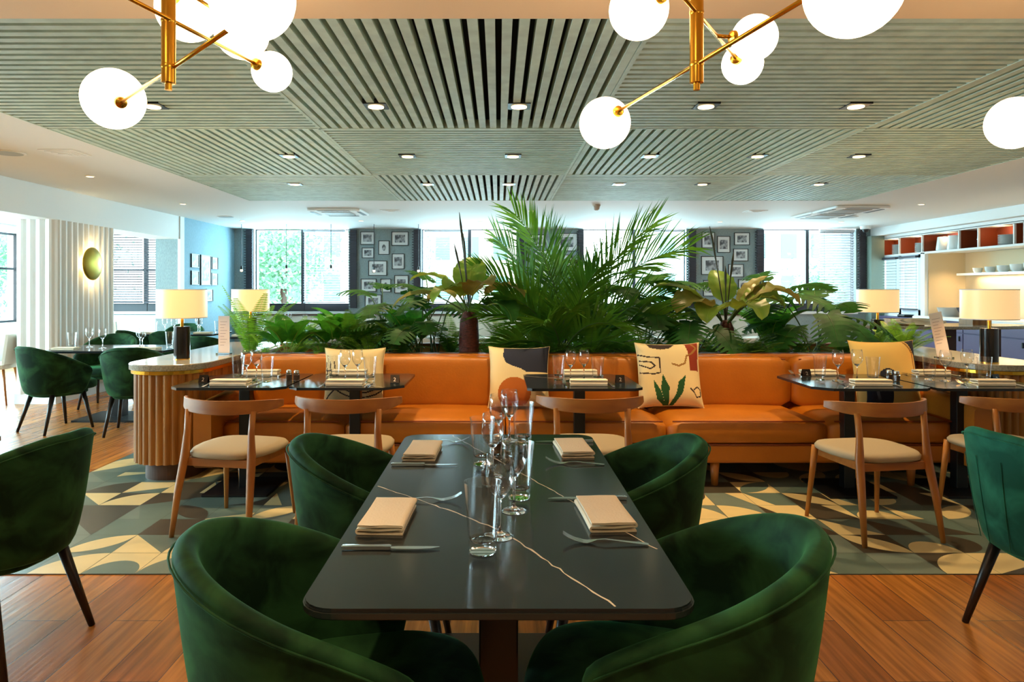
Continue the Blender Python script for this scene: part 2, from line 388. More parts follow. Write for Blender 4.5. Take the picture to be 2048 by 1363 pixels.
# dark blinds gathered at the window edges (each a narrow stack of dark slats)
def edge_stack(x0, x1, label):
    mb = MB()
    mb.box(x0+.03, x1, YB-.055, YB-.02, 1.0, 2.58)
    for i in range(30): mb.box(x0, x1, YB-.075, YB-.015, 1.02+i*.052, 1.035+i*.052)
    tag(mb.build('dark_blind_edge', M['blind_dark']), label, 'blind', 'dark slatted strips beside the back windows')
for x0, x1, lb in ((-5.12, -4.96, 'dark slatted strip left of the window by the blue wall'), (-3.02, -2.86, 'dark slatted strip between the left window and the ten pictures'), (-1.74, -1.57, 'dark slatted strip between the ten pictures and the next window'),
                   (.40, .54, 'dark slatted strip left of the pictures hidden by the palm'), (1.58, 1.71, 'dark slatted strip right of the pictures hidden by the palm'), (3.81, 3.98, 'dark slatted strip left of the right-hand picture pier'), (5.18, 5.35, 'dark slatted strip right of the right-hand picture pier'), (7.25, 7.40, 'dark slatted strip near the dome camera')):
    edge_stack(x0, x1, lb)

# left: beam, return wall, blue side wall, glazed wall
struct(MB().box(-5.85, XBEAM, -4, 11.44, 2.22, ZC), 'trim_1', M['white'])
struct(MB().box(-5.75, XBEAM, 11.44, 11.56, 0, 2.22), 'wall_return', M['wall'])
struct(MB().box(XBEAM-.03, XBEAM+.015, 11.425, 11.57, 0, ZC), 'trim_2', M['white'])
struct(MB().box(XBEAM-.12, XBEAM, 11.57, YB, 0, ZC), 'wall_left', mat('blue_grey_wallpaper', '#7fa3b4', .8, noise=(120, .12, (1, 1, .2))))
LW = [(1.5, 3.4), (3.8, 5.7), (6.1, 8.0), (8.4, 10.3), (10.8, 13.2)]
ys = [-4]+[v for p in LW for v in p]+[YB]
mb = MB().box(XL-.3, XL, -4, YB, 0, .75).box(XL-.3, XL, -4, YB, 2.45, ZC)
for i in range(0, len(ys), 2): mb.box(XL-.3, XL, ys[i], ys[i+1], .75, 2.45)
struct(mb, 'wall_left_glazed', M['white'])
for i, (a, b) in enumerate(LW):
    mb = MB()
    for y in (a, (a+b)/2-.02, b-.05): mb.box(XL-.15, XL-.1, y, y+.05, .75, 2.45)
    for z in (.75, 1.75, 2.41): mb.box(XL-.15, XL-.1, a, b, z, z+.04)
    wf = struct(mb, 'window_%d' % (i+6), M['frame_dark'])
    MB().box(XL-.13, XL-.12, a+.02, b-.02, .77, 2.43).build('window_glass', M['pane'], wf)
# fluted white column
path = [(-5.80, 8.22), (XBEAM, 8.22), (XBEAM, 9.46), (-5.80, 9.46)]
mb = MB().prism(scallop(path, .113, .035), .12, 2.22); mb.box(-5.82, XBEAM+.02, 8.2, 9.48, 0, .12)
struct(mb, 'wall_column', M['white'], smooth=False)

# right: shelf wall with windows, alcove
mb = MB()
mb.box(XR, XR+.5, 12.3, YB, 0, .9)                                   # below the side window
mb.box(XR, XR+.5, -4, 7.6, 0, ZC)
mb.box(XR+.35, XR+.5, 7.6, YB, 2.38, ZC); mb.box(XR, XR+.35, 7.6, YB, 2.38, ZC)
mb.box(XR, XR+.06, 12.3, 12.42, .9, 2.04); mb.box(XR+.06, XR+.85, 12.3, 12.42, 0, 2.04)
struct(mb, 'wall_right', M['white'])
struct(MB().box(XR+.72, XR+.85, 7.6, 12.3, 0, 2.05), 'wall_alcove', M['cream'])
struct(MB().box(XR+.06, XR+.72, 12.28, 12.3, .9, 2.03), 'wall_alcove_end', M['cream'])
mb = MB()                                                            # side window under the cubbies
for y in (12.44, 13.05, 13.66): mb.box(XR+.02, XR+.08, y, y+.08, .9, 2.03)
mb.box(XR+.02, XR+.08, 12.44, 13.74, .9, 1.0); mb.box(XR+.02, XR+.08, 12.44, 13.74, 1.96, 2.03)
wf = struct(mb, 'window_11', M['blind']); MB().box(XR+.045, XR+.055, 12.5, 13.7, .98, 1.98).build('window_glass', M['pane'], wf)
for y0, y1, lb in ((12.5, 13.04, 'white slatted blind in the small side window beside the alcove'), (13.14, 13.66, 'white slatted blind in the small side window nearest the back corner')):
    R = Matrix.Translation((XR-.02, 0, 0)) @ Matrix.Rotation(PI/2, 4, 'Z')
    blind(y0, y1, 0, 1.0, 2.0, M['blind_dark'], lb, rot=R, pitch=.055, tilt=.1, dep=.03)
struct(MB().box(7.0, XR+1.2, -4.1, -4, 0, ZC), 'wall_front', M['cream'])
struct(MB().box(XL, 7.0, -4.1, -4, 0, ZC), 'wall_front_left', M['cream'])
struct(MB().box(7.42, XR, YB-.22, YB-.0, 0, 2.44), 'wall_corner', M['wall_green'])
# right ceiling bulkhead over the cubbies
struct(MB().box(XR-.16, XR+.0, 7.6, YB, 2.44, ZC), 'trim_3', M['white'])

M['outside_glass'] = mat('outside_window', '#64868c', .3)
# outside: pavement, pale facades and foliage seen through the glass
tag(MB().box(-40, 40, YB+.5, 60, -.6, -.5).build('pavement', mat('pavement', '#9aa0a0', .9)), kind='structure')
for i, (x0, x1, y, h, c_, lb) in enumerate(((-14, -6.5, 34, 7, '#dfe6e8', 'pale block seen through the left back window'), (-4, 4.5, 38, 9, '#e8dcd4', 'pale pinkish building seen through the middle back window'), (8, 20, 36, 11, '#cfe2e2', 'pale teal tower block seen through the right back window'))):
    e = empty('building', ((x0+x1)/2, y, 0), 0, lb, 'building')
    MB().box(-(x1-x0)/2, (x1-x0)/2, 0, 6, -.5, h).build('facade', mat('facade', c_, .9), e)
    for a in range(int((x1-x0)/1.6)):
        for b in range(int(h/2.2)):
            xx = -(x1-x0)/2+.5+a*1.6; MB().box(xx, xx+.8, -.06, 0, .8+b*2.2, 2.1+b*2.2).build('facade_window', M['outside_glass'], e)

# trees outside the windows
def outside_tree(loc, h, r, n, label):
    e = empty('tree', loc, 0, label, 'tree', 'trees outside the back windows'); q = random.Random(n)
    MB().tube([(0, 0, 0), (.1, 0, h*.55)], [.16, .09], 8).build('trunk', M['plinth'], e, smooth=True)
    mb = MB()
    for i in range(n*3):
        a, b, c = q.gauss(0, .5)*r, q.gauss(0, .5)*r, h*.62+q.gauss(0, .42)*r; s = q.uniform(.05, .11)
        d1 = Vector((q.uniform(-1, 1), q.uniform(-1, 1), q.uniform(-1, 1))).normalized(); d2 = d1.orthogonal().normalized()
        p = Vector((a, b, c)); mb.add([p-d1*s, p-d2*s*.5, p+d1*s, p+d2*s*.5], [(0, 1, 2, 3)])
    mb.build('crown', M['tree_green'], e)
M['tree_green'] = mat('outside_foliage', '#78ab86', .8)
outside_tree((-7.0, 22, -.5), 4.5, 1.5, 1500, 'leafy tree outside the left back window')
outside_tree((-4.6, 31, -.5), 4.6, 1.5, 1200, 'smaller tree outside the left back window, right of the first')
outside_tree((12.0, 24, -.5), 3.4, 1.2, 1000, 'bushy tree outside the window beside the bar')
outside_tree((-13.5, 20, -.5), 4.6, 1.6, 1500, 'leafy tree outside the window beyond the fluted column')
outside_tree((-13.5, 11.5, -.5), 4.6, 1.6, 1500, 'leafy tree outside the glazed left wall')
# ================================================================ FURNITURE
# ---- green tub chair (faces +Y)
def tub_chair(vel, label, seams=False):
    root = empty('tub_chair', (0, 0, 0), 0, label, 'chair')
    def plan(t, v, off):
        """t in -1..1 around the U (0 = rear), v 0 bottom..1 rim, off outward"""
        sc = lerp(.76, 1.0, v**.75); R = .300*sc; R2 = .32*sc; Ls = .22*sc
        arcL = PI*R; tot = arcL+2*Ls; s = abs(t)*tot/2; sg = 1 if t >= 0 else -1
        if s <= arcL/2: a = s/R; x, y = math.sin(a)*R, -math.cos(a)*R2; nx, ny = math.sin(a), -math.cos(a)
        else: x, y = R, s-arcL/2; nx, ny = 1, 0
        return sg*(x+nx*off), y+ny*off-.02
    def zr(t): t = abs(t); return .838-.235*(max(0, t-.12)/.88)**1.45
    rings = []; N = 34; pipe = []
    for i in range(N+1):
        t = -1+2*i/N; z1 = zr(t); z0 = .36; e = min(1, (1-abs(t))/.07); e = math.sqrt(max(.0, 1-(1-e)**2)); e = .25+.75*e
        z1 = lerp(z0+.12, z1, .82+.18*e)
        ring = []
        for v, off in ((0, -.02), (.08, 0), (.3, .004), (.6, .004), (.88, 0)):
            x, y = plan(t, v, off); ring.append((x, y, lerp(z0, z1, v)))
        for off, dz in ((-.000, -.014), (-.014, .003), (-.038, .003), (-.056, -.014)):
            x, y = plan(t, 1, off); ring.append((x, y, z1+dz))
        for v, off in ((.88, -.056), (.6, -.06), (.3, -.058), (.08, -.05)):
            x, y = plan(t, v, off); ring.append((x, y, lerp(z0, z1, v)))
        rings.append(ring); x, y = plan(t, .985, .003); pipe.append((x, y, z1-.022))
    mb = MB().loft(rings); mb.build('backrest', vel, root, smooth=True, sub=1)
    MB().tube(pipe[1:-1], .0028, 6).build('piping', vel, root, smooth=True)
    if seams:
        s_ = MB()
        for t in (-.42, -.25, -.08, .09, .26, .43):
            s_.tube([(*plan(t, v, .0045), lerp(.36, zr(t), v)) for v in (.06, .3, .55, .78)], .0016, 5)
        s_.build('seam', vel, root, smooth=True)
    # seat cushion
    rings = []
    for z, k in ((.385, .90), (.40, .97), (.43, 1.0), (.462, .99), (.480, .93), (.488, .7), (.49, .3)):
        ring = []
        for i in range(32):
            a = 2*PI*i/32; c_, s_ = math.cos(a), math.sin(a); n_ = 2/3.0
            x = .245*k*math.copysign(abs(c_)**n_, c_); y = .30*k*math.copysign(abs(s_)**n_, s_)+.055
            if y < -.02: x *= 1-.35*min(1, (-.02-y)/.25)
            ring.append((x, y, z))
        rings.append(ring)
    MB().loft(rings).build('seat', vel, root, smooth=True, sub=1)
    rings = []
    for z, k in ((.345, .86), (.36, .93), (.39, .93)):
        rings.append([(.215*k*math.copysign(abs(math.cos(a))**.7, math.cos(a)), .26*k*math.copysign(abs(math.sin(a))**.7, math.sin(a))+.03, z) for a in [2*PI*i/28 for i in range(28)]])
    MB().loft(rings).build('seat_base', vel, root, smooth=True)
    for sx in (-1, 1):
        for y0, y1 in ((.17, .235), (-.13, -.235)):
            MB().tube([(sx*.165, y0, .365), (sx*.215, y1, 0.0)], [.023, .0125], 10).build('leg', M['ebony'], root, smooth=True)
    return root
GR = 'green velvet tub chairs'
chair_g = tub_chair(M['velvet'], 'x')
place(chair_g, (-.38, 1.565, 0), -PI/2+.18, 'green velvet tub chair at the near table, front left, closest to the camera', GR)
place(chair_g, (.415, 1.61, 0), PI/2-.24, 'green velvet tub chair at the near table, front right, closest to the camera', GR)
place(chair_g, (-.42, 2.50, 0), -PI/2+.06, 'green velvet tub chair at the far left side of the near table', GR)
place(chair_g, (.42, 2.50, 0), PI/2-.06, 'green velvet tub chair at the far right side of the near table', GR)
place(chair_g, (-1.93, 2.62, 0), PI/2-.12, 'green velvet tub chair cut off by the left edge, its back to the near table', GR)
chair_t = tub_chair(M['velvet_teal'], 'teal green tub chair with stitched back seams cut off by the right edge', True)
place(chair_t, (2.19, 2.64, 0), -PI/2+.10, None, GR)

# ---- oak dining chair with curved top rail (faces +Y)
def oak_chair():
    root = empty('oak_dining_chair', (0, 0, 0), 0, 'x', 'chair')
    rings = []
    for i in range(25):
        t = -1+i/12; x = .312*math.sin(t*1.25)/math.sin(1.25); y = -.235+.19*(1-math.cos(t*1.2))/(1-math.cos(1.2))
        h_ = lerp(.040, .019, abs(t)**3); z = .722+.012*abs(t)**2; th = lerp(.013, .009, abs(t)); ny = math.cos(t*1.0); nx = -math.sin(t*1.0)
        rings.append([(x-nx*th, y-ny*th, z-h_), (x+nx*th, y+ny*th, z-h_), (x+nx*th*1.1, y+ny*th*1.1, z+h_*.9), (x-nx*th*.6, y-ny*th*.6, z+h_)])
    MB().loft(rings).build('top_rail', M['oak_x'], root, smooth='auto', bevel=.004)
    for sx in (-1, 1):
        MB().tube([(sx*.235, -.285, 0), (sx*.222, -.245, .25), (sx*.207, -.205, .44), (sx*.200, -.195, .58), (sx*.203, -.180, .70)], [.013, .02, .024, .017, .0165], 10, flat=(.85, 1.1)).build('leg', M['oak'], root, smooth=True)
        MB().tube([(sx*.235, .235, 0), (sx*.215, .205, .30), (sx*.205, .195, .44)], [.012, .018, .021], 10).build('leg', M['oak'], root, smooth=True)
    fr = MB().box(-.19, .19, .17, .195, .385, .43).box(-.19, .19, -.21, -.185, .385, .43)
    for sx in (-1, 1): fr.box(min(sx*.20, sx*.18), max(sx*.20, sx*.18), -.19, .18, .385, .43)
    fr.build('seat_frame', M['oak_x'], root, bevel=.004)
    rings = []
    for z, k in ((.430, .93), (.438, 1.0), (.455, 1.01), (.470, .96), (.476, .8), (.479, .4)):
        ring = []
        for i in range(32):
            a = 2*PI*i/32; c_, s_ = math.cos(a), math.sin(a); y = .235*k*math.copysign(abs(s_)**.55, s_)+.005
            x = .245*k*math.copysign(abs(c_)**.55, c_)*(1-.14*max(0, -y/.235)); ring.append((x, y, z))
        rings.append(ring)
    MB().loft(rings).build('seat', M['linen'], root, smooth=True)
    return root
oak = oak_chair()
GO = 'oak chairs facing the sofa'
place(oak, (-1.53, 4.02, 0), -.20, 'oak chair with beige seat and curved rail, leftmost facing the sofa, beside the fluted console', GO)
place(oak, (-.88, 4.06, 0), -.02, 'oak chair with beige seat, second from left facing the sofa, behind a green chair', GO)
place(oak, (.54, 4.08, 0), -.03, 'oak chair with beige seat at the single small table in the middle', GO)
place(oak, (2.14, 3.95, 0), .15, 'oak chair with beige seat fully in view at the right-hand tables', GO)
place(oak, (3.02, 4.08, 0), .06, 'oak chair with beige seat at the right edge behind the teal chair', GO)

# ---- near table
def vein(mb, pts, z, w_=.0028, mi=1, seed=1):
    r = random.Random(seed); P = []
    for i in range(len(pts)-1):
        a, b = Vector(pts[i]), Vector(pts[i+1]); n = max(2, int((b-a).length/.025))
        for k in range(n): P.append(a.lerp(b, k/n)+Vector((r.uniform(-1, 1), r.uniform(-1, 1)))*.0035)
    P.append(Vector(pts[-1])); vs = []
    for i, p in enumerate(P):
        d = (P[min(i+1, len(P)-1)]-P[max(0, i-1)]).normalized(); q = Vector((-d.y, d.x))*w_*r.uniform(.35, 1)
        vs += [(p.x+q.x, p.y+q.y, z), (p.x-q.x, p.y-q.y, z)]
    mb.add(vs, [(2*i, 2*i+1, 2*i+3, 2*i+2) for i in range(len(P)-1)], mi)
t = empty('dining_table', (0, 2.155, 0), 0, 'black marble-effect four-seat dining table in the centre foreground', 'table')
mb = MB().prism(rrect(.80, 1.62, .07), .728, .745, 0); mb.prism(rrect(.806, 1.626, .073), .731, .742, 2); mb.prism(rrect(.796, 1.616, .068), .742, .75, 0)
vein(mb, [(-.2, .79), (.108, .115), (.385, -.50)], .7504, .0030, seed=2)
vein(mb, [(-.385, .03), (-.15, -.2), (.004, -.37), (.232, -.80)], .7504, .0034, seed=3)
mb.build('tabletop', [M['quartz'], M['vein'], M['edge']], t)
MB().box(-.05, .05, -.42, -.30, .03, .728).build('pedestal', M['black'], t, bevel=.004)
MB().box(-.05, .05, .30, .42, .03, .728).build('pedestal', M['black'], t, bevel=.004)
MB().box(-.26, .26, -.55, .55, .0, .02).build('base_plate', M['black'], t, bevel=.004)
MB().box(-.3, .3, -.6, .6, .70, .728).build('underframe', M['black'], t)

def edge_table(loc, label):
    t = empty('dining_table', loc, 0, label, 'table')
    MB().prism(rrect(.80, 1.3, .07), .728, .75, 0).build('tabletop', M['quartz'], t, bevel=.002); MB().box(-.05, .05, -.35, -.25, .02, .728).build('pedestal', M['black'], t); MB().box(-.05, .05, .25, .35, .02, .728).build('pedestal', M['black'], t); MB().box(-.24, .24, -.45, .45, 0, .02).build('base_plate', M['black'], t)
edge_table((-2.53, 2.32, 0), 'dark table whose corner shows at the left edge above the green chair')
edge_table((2.60, 2.24, 0), 'dark table whose corner shows at the right edge above the teal chair')
# ---- small bistro tables along the sofa
def bistro(loc, ch, label, vs):
    t = empty('bistro_table', loc, 0, label, 'table', 'small black tables along the sofa')
    w2, d2 = .372, .37; poly = []
    for (sx, sy) in ((1, 1), (-1, 1), (-1, -1), (1, -1)):
        c_ = ch.get((sx, sy), .03)
        a, b = (sx*w2, sy*(d2-c_)), (sx*(w2-c_), sy*d2)
        poly += [a, b] if sx*sy > 0 else [b, a]
    mb = MB().prism(poly, .733, .75, 0)
    for i, v in enumerate(vs): vein(mb, v, .7504, .004, seed=i+9)
    mb.build('tabletop', [M['quartz'], M['vein']], t)
    MB().box(-.037, .037, -.037, .037, .02, .733).build('pedestal', M['black'], t, bevel=.003)
    MB().box(-.22, .22, -.22, .22, 0, .02).build('base_plate', M['black'], t, bevel=.004)
    MB().box(-.15, .15, -.15, .15, .72, .733).build('top_plate', M['black'], t)
    return t
k = .11
bistro((-1.75, 4.735, 0), {(-1, 1): .16, (-1, -1): .06, (1, -1): .07}, 'small black table nearest the left fluted console', [[(-.1, .3), (.2, .1), (.36, -.05)]])
bistro((-.99, 4.735, 0), {(1, 1): .05, (1, -1): .12, (-1, -1): .07}, 'small black table joined to the right of the leftmost sofa table', [[(-.05, -.1), (.15, -.25), (.25, -.36)]])
bistro((.555, 4.70, 0), {(1, -1): .06, (1, 1): .1}, 'small black table standing alone in the middle of the sofa', [[(-.36, .25), (-.1, .1), (.05, .0)]])
bistro((2.40, 4.70, 0), {(-1, -1): .1, (-1, 1): .1, (1, -1): .05}, 'small black table left of the right-hand pair by the sofa', [[(-.2, -.36), (0, -.1), (.3, .1)]])
bistro((3.17, 4.70, 0), {(1, -1): .05}, 'small black table at the right edge, paired with its left neighbour', [[(-.3, .1), (.1, -.2)]])

# ---- orange leather sofa
S0, S1 = -2.04, 3.30
sofa = empty('leather_sofa', ((S0+S1)/2, 5.0, 0), 0, 'long orange leather sofa with wooden feet in front of the planter', 'sofa')
cx_ = (S0+S1)/2
def cushion(name, x0, x1, y0, y1, z0, z1, r, m, puff=.012, parent=sofa):
    mb = MB(); nx, ny, nz = 12, 8, 6
    # rounded box: lofted superellipse sections along x
    rings = []
    for i in range(nx+1):
        u = -1+2*i/nx; x = lerp(x0, x1, (u+1)/2); e = min(1, (1-abs(u))*(x1-x0)/2/r); e = math.sqrt(1-(1-e)**2)
        ring = []; ins = (1-e)*r*.8
        for j in range(28):
            a = 2*PI*j/28; c_, s_ = math.cos(a), math.sin(a); n_ = .28
            yy = (y0+y1)/2+((y1-y0)/2-ins)*math.copysign(abs(c_)**n_, c_); zz = (z0+z1)/2+((z1-z0)/2-ins)*math.copysign(abs(s_)**n_, s_)
            pf = puff*(1-u*u)*(1-(c_**2)*.0); zz += pf*max(0, s_); ring.append((x-cx_, yy-5.0, zz))
        rings.append(ring)
    return mb.loft(rings).build(name, m, parent, smooth=True)
seams = [S0+.12, -1.07, .05, 1.17, 2.29, S1-.12]
for i in range(5):
    a, b = seams[i]+.004, seams[i+1]-.004
    q = cushion('seat_cushion', a, b, 4.72, 5.50, .30, .47, .04, M['leather'], .016)
    MB().tube([(a-cx_+.03, 4.722-5, .465), (b-cx_-.03, 4.722-5, .465)], .006, 6).build('piping', M['leather_seam'], q)
    a, b = seams[i]+.004, seams[i+1]-.004
    q = cushion('back_cushion', a, b, 5.30, 5.52, .46, .845, .05, M['leather'], .01)
    MB().tube([(a-cx_+.05, 5.325-5, .835), (b-cx_-.05, 5.325-5, .835)], .005, 6).build('piping', M['leather_seam'], q)
MB().box(S0-cx_, S1-cx_, 4.74-5, 5.5-5, .17, .305).build('base', M['leather'], sofa, bevel=.02)
MB().tube([(S0-cx_+.02, -.262, .30), (S1-cx_-.02, -.262, .30)], .006, 6).build('piping', M['leather_seam'], sofa)
MB().box(S0-cx_, S1-cx_, 5.46-5, 5.54-5, .2, .86).build('back_frame', M['leather'], sofa, bevel=.02)
for x0, x1 in ((S0, S0+.12), (S1-.12, S1)):
    mb = MB(); mb.loft([[(x-cx_, y-5, z) for x, z in [(x0, zb_), (x1, zb_)]+[((x0+x1)/2+.06*math.cos(a), zt_-.05+.05*math.sin(a)) for a in [PI*j/10 for j in range(11)]]] for y, zb_, zt_ in ((4.56, .2, .60), (4.59, .18, .625), (5.0, .17, .64), (5.45, .17, .66), (5.5, .17, .66))])
    mb.build('armrest', M['leather'], sofa, smooth='auto')
for x in (-1.8, -.4, 1.52, 2.9):
    for y in (4.80, 5.4): MB().tube([(x-cx_, y-5, 0), (x-cx_, y-5, .172)], [.022, .034], 10).build('leg', M['oak'], sofa, smooth=True)

# ---- fluted consoles and planter
def console(x0, x1, y0, y1, label, mirror):
    e = empty('fluted_console', ((x0+x1)/2, (y0+y1)/2, 0), 0, label, 'console', 'fluted consoles at the sofa ends')
    w_ = x1-x0; l_ = y1-y0; r = w_*.48
    def outline(s): 
        P = []; W, L_ = w_-2*s, l_-2*s; rr = r-s
        for i in range(13): a = PI+PI/2*i/12; P.append((-W/2+rr+rr*math.cos(a), -L_/2+rr+rr*math.sin(a)))
        for i in range(13): a = -PI/2+PI/2*i/12; P.append((W/2-rr+rr*math.cos(a), -L_/2+rr+rr*math.sin(a)))
        return P+[(W/2, L_/2), (-W/2, L_/2)]
    MB().prism(scallop(outline(.05), .052, .017), .13, .775).build('fluted_body', M['flute_wood'], e)
    MB().prism(outline(.11), 0, .13).build('plinth', M['plinth'], e)
    MB().prism(outline(.014), .772, .80).build('brass_strip', M['gold'], e, bevel=.003)
    MB().prism(outline(0), .80, .845).build('countertop', M['terrazzo'], e, bevel=.006)
    return e
console(-2.72, -2.12, 4.80, 6.95, 'curved fluted oak console with terrazzo top at the left end of the sofa', 1)
console(3.37, 3.98, 4.80, 6.95, 'curved fluted oak console with terrazzo top at the right end of the sofa', -1)
pl = empty('planter_box', (.63, 6.1, 0), 0, 'long planter trough full of foliage behind the orange sofa', 'planter')
mb = MB(); X0, X1 = -2.10-.63, 3.34-.63
mb.box(X0, X1, -.53, -.47, 0, .84).box(X0, X1, .47, .53, 0, .84).box(X0, X0+.06, -.47, .47, 0, .84).box(X1-.06, X1, -.47, .47, 0, .84).box(X0, X1, -.47, .47, 0, .05)
mb.build('trough', M['flute_wood'], pl)
MB().box(X0-.0, X1, -.545, -.46, .84, .86).build('rim', M['plinth'], pl, bevel=.004)
MB().box(X0-.0, X1, .46, .545, .84, .86).build('rim', M['plinth'], pl, bevel=.004)
soil = MB()
n = 60; m_ = 10; rr = random.Random(3)
vs = [(-2.02+5.3*i/n, 5.64+.92*j/m_, .76+rr.uniform(0, .03)) for j in range(m_+1) for i in range(n+1)]
soil.add(vs, [(j*(n+1)+i, j*(n+1)+i+1, (j+1)*(n+1)+i+1, (j+1)*(n+1)+i) for j in range(m_) for i in range(n)])
tag(soil.build('potting_soil', M['soil']), 'dark potting soil filling the long planter trough', 'soil', kind='stuff')
# ================================================================ LAMPS
def table_lamp(loc, label):
    e = empty('table_lamp', loc, 0, label, 'table lamp', 'black marble table lamps with cream drum shades')
    MB().lathe([(.058, 0), (.058, .25)], 32).build('base', M['marble_black'], e, smooth='auto')
    MB().lathe([(.06, 0), (.06, .006)], 32).build('foot_ring', M['gold'], e)
    MB().lathe([(.012, .25), (.012, .42)], 12).build('stem', M['gold'], e, smooth='auto')
    MB().lathe([(.180, .315), (.180, .535), (.177, .535), (.177, .315)], 48, cap=False).build('lamp_shade', M['shade'], e, smooth='auto')
    MB().lathe([(.1805, .315), (.1812, .315), (.1812, .321), (.1805, .321)], 48, cap=False).build('shade_trim', M['white'], e); MB().lathe([(.1805, .529), (.1812, .529), (.1812, .535), (.1805, .535)], 48, cap=False).build('shade_trim', M['white'], e)
    b = MB().sphere((0, 0, .43), .03, 16).build('bulb', M['bulb'], e, smooth=True)
    d = bpy.data.lights.new('lamp_light', 'POINT'); d.energy = 9; d.color = (1, .72, .38); d.shadow_soft_size = .04
    o = bpy.data.objects.new('lamp_light', d); C.objects.link(o); o.location = (0, 0, .50); o.parent = e
    return e
zc = .845
table_lamp((-2.43, 5.24, zc), 'table lamp with cream shade on the near end of the left console')
table_lamp((-2.47, 6.80, zc), 'table lamp with cream shade at the far end of the left console')
table_lamp((3.58, 4.98, zc), 'table lamp with cream shade on the near end of the right console')
table_lamp((3.61, 6.50, zc), 'table lamp with cream shade at the far end of the right console')

# chandeliers
def chandelier(sx, sy, rods, label, small=.0725, big=.10):
    e = empty('globe_chandelier', (sx, sy, ZC), 0, label, 'chandelier', 'brass chandeliers with opal globes')
    O = Vector((sx, sy, ZC))
    zl = H+398*2.05/F
    def L(p): return tuple(Vector(p)-O)
    mb = MB().lathe([(.0, zl-ZC), (.010, zl-ZC), (.010, zl+.02-ZC), (.0205, zl+.021-ZC), (.0205, 0), (0, 0)], 24, cap=False); mb.build('stem', M['gold'], e, smooth='auto')
    MB().lathe([(.0207, 2.26-ZC), (.0212, 2.26-ZC), (.0212, 2.262-ZC), (.0207, 2.262-ZC)], 24, cap=False).build('joint_ring', M['brass_dark'], e)
    MB().lathe([(.06, -.03), (.06, 0)], 24).build('ceiling_rose', M['gold'], e, smooth='auto')
    for a, b, globes in rods:
        mb = MB().tube([L(a), L(b)], .0065, 10)
        mid = Vector((sx, sy, a[2]))
        
        if (Vector(a)-Vector(b)).length > .1: mb.sphere(L((sx, sy-.0, a[2])), .0225, 12)
        arm = mb.build('arm', M['gold'], e, smooth=True)
        for hub, c_, r in globes:
            hub = Vector(hub); c_ = Vector(c_); d = (c_-hub).normalized(); c_ = hub+d*(r+.006)
            g = MB().sphere(L(c_), r, 40).build('globe', M['globe'] if r > .09 else M['globe_small'], e, smooth=True)
            Q = d.to_track_quat('Z', 'Y').to_matrix().to_4x4(); Q.translation = Vector(L(hub))
            MB().lathe([(.008, -.012), (.020, -.006), (.022, .006), (.019, .012)], 16, mtx=Q).build('globe_holder', M['gold'], g, smooth='auto')
    return e
def rod(S, z, A, B):   # horizontal arm at height z through stem S
    return None
s1 = (-.991, 2.05)
z1, z2, z3 = 2.048, 2.185, 2.33
def hub(px, py, z): Y = (z-H)*F/(CY-py); return Vector(((px-CX)*Y/F, Y, z))
def arm(a, b, extra=()):
    return (tuple(a), tuple(b), list(extra))
hA = hub(242, 205, z1); bigc = Vector((-.52, 1.62, z1+.015)); hB = Vector((-.640, 1.70, z1))
hC = hub(512, 128, z2); hD = Vector((-1.07, 1.72, z2))
chandelier(*s1, [
    arm(hA, hB, [(hA, hA+Vector((-.075, .085, .037)), .110), (hB, Vector((-.56, 1.58, z1+.03)), .10)]),
    arm(hC, hD, [(hC, hC+Vector((.031, .065, -.005)), .0725), (hD, hD+Vector((-.02, -.06, .02)), .0725)]),
    arm((-1.06, 2.22, z3), (-.991, 2.05, z3), [((-1.06, 2.22, z3), (-1.062, 2.34, z3+.00), .103)]),
    arm((-.93, 2.36, z3-.02), (-.991, 2.05, z3-.02), [((-.93, 2.36, z3-.02), (-.925, 2.48, z3-.025), .095)]),
], 'brass chandelier with opal globes, left one hanging over the near table')
s2 = (.595, 2.05); zr = 2.055
def second(dx, label):
    hA = hub(1237, 222, zr)+Vector((dx, 0, 0)); hB = Vector((.728+dx, 1.53, zr)); zq = 2.21; hC = hub(1472, 117, zq)+Vector((dx, 0, 0)); hm = hub(1434, 72, zq)+Vector((dx, 0, 0)); hx = hm+Vector((.055, .01, 0))
    hD = Vector((.38+dx, 1.71, zq))
    chandelier(s2[0]+dx, s2[1], [
        arm(hA, hB, [(hA, hA+Vector((-.032, .085, -.019)), .10), (hB, hB+Vector((.02, -.10, -.045)), .10)]),
        arm(hC, hD, [(hC, hC+Vector((.05, .07, .003)), .0745), (hD, hD+Vector((-.03, -.06, .02)), .0725)]),
        arm(hm, hx, [(hx, hx+Vector((.09, .02, .005)), .0745)]),
        arm((.53+dx, 2.22, z3), (.595+dx, 2.05, z3), [((.53+dx, 2.22, z3), (.463+dx, 2.33, z3-.005), .10)]),
    ], label)
second(0, 'brass chandelier with opal globes, middle one above the right side of the near table')
second(1.61, 'brass chandelier mostly outside the right edge with one opal globe showing')

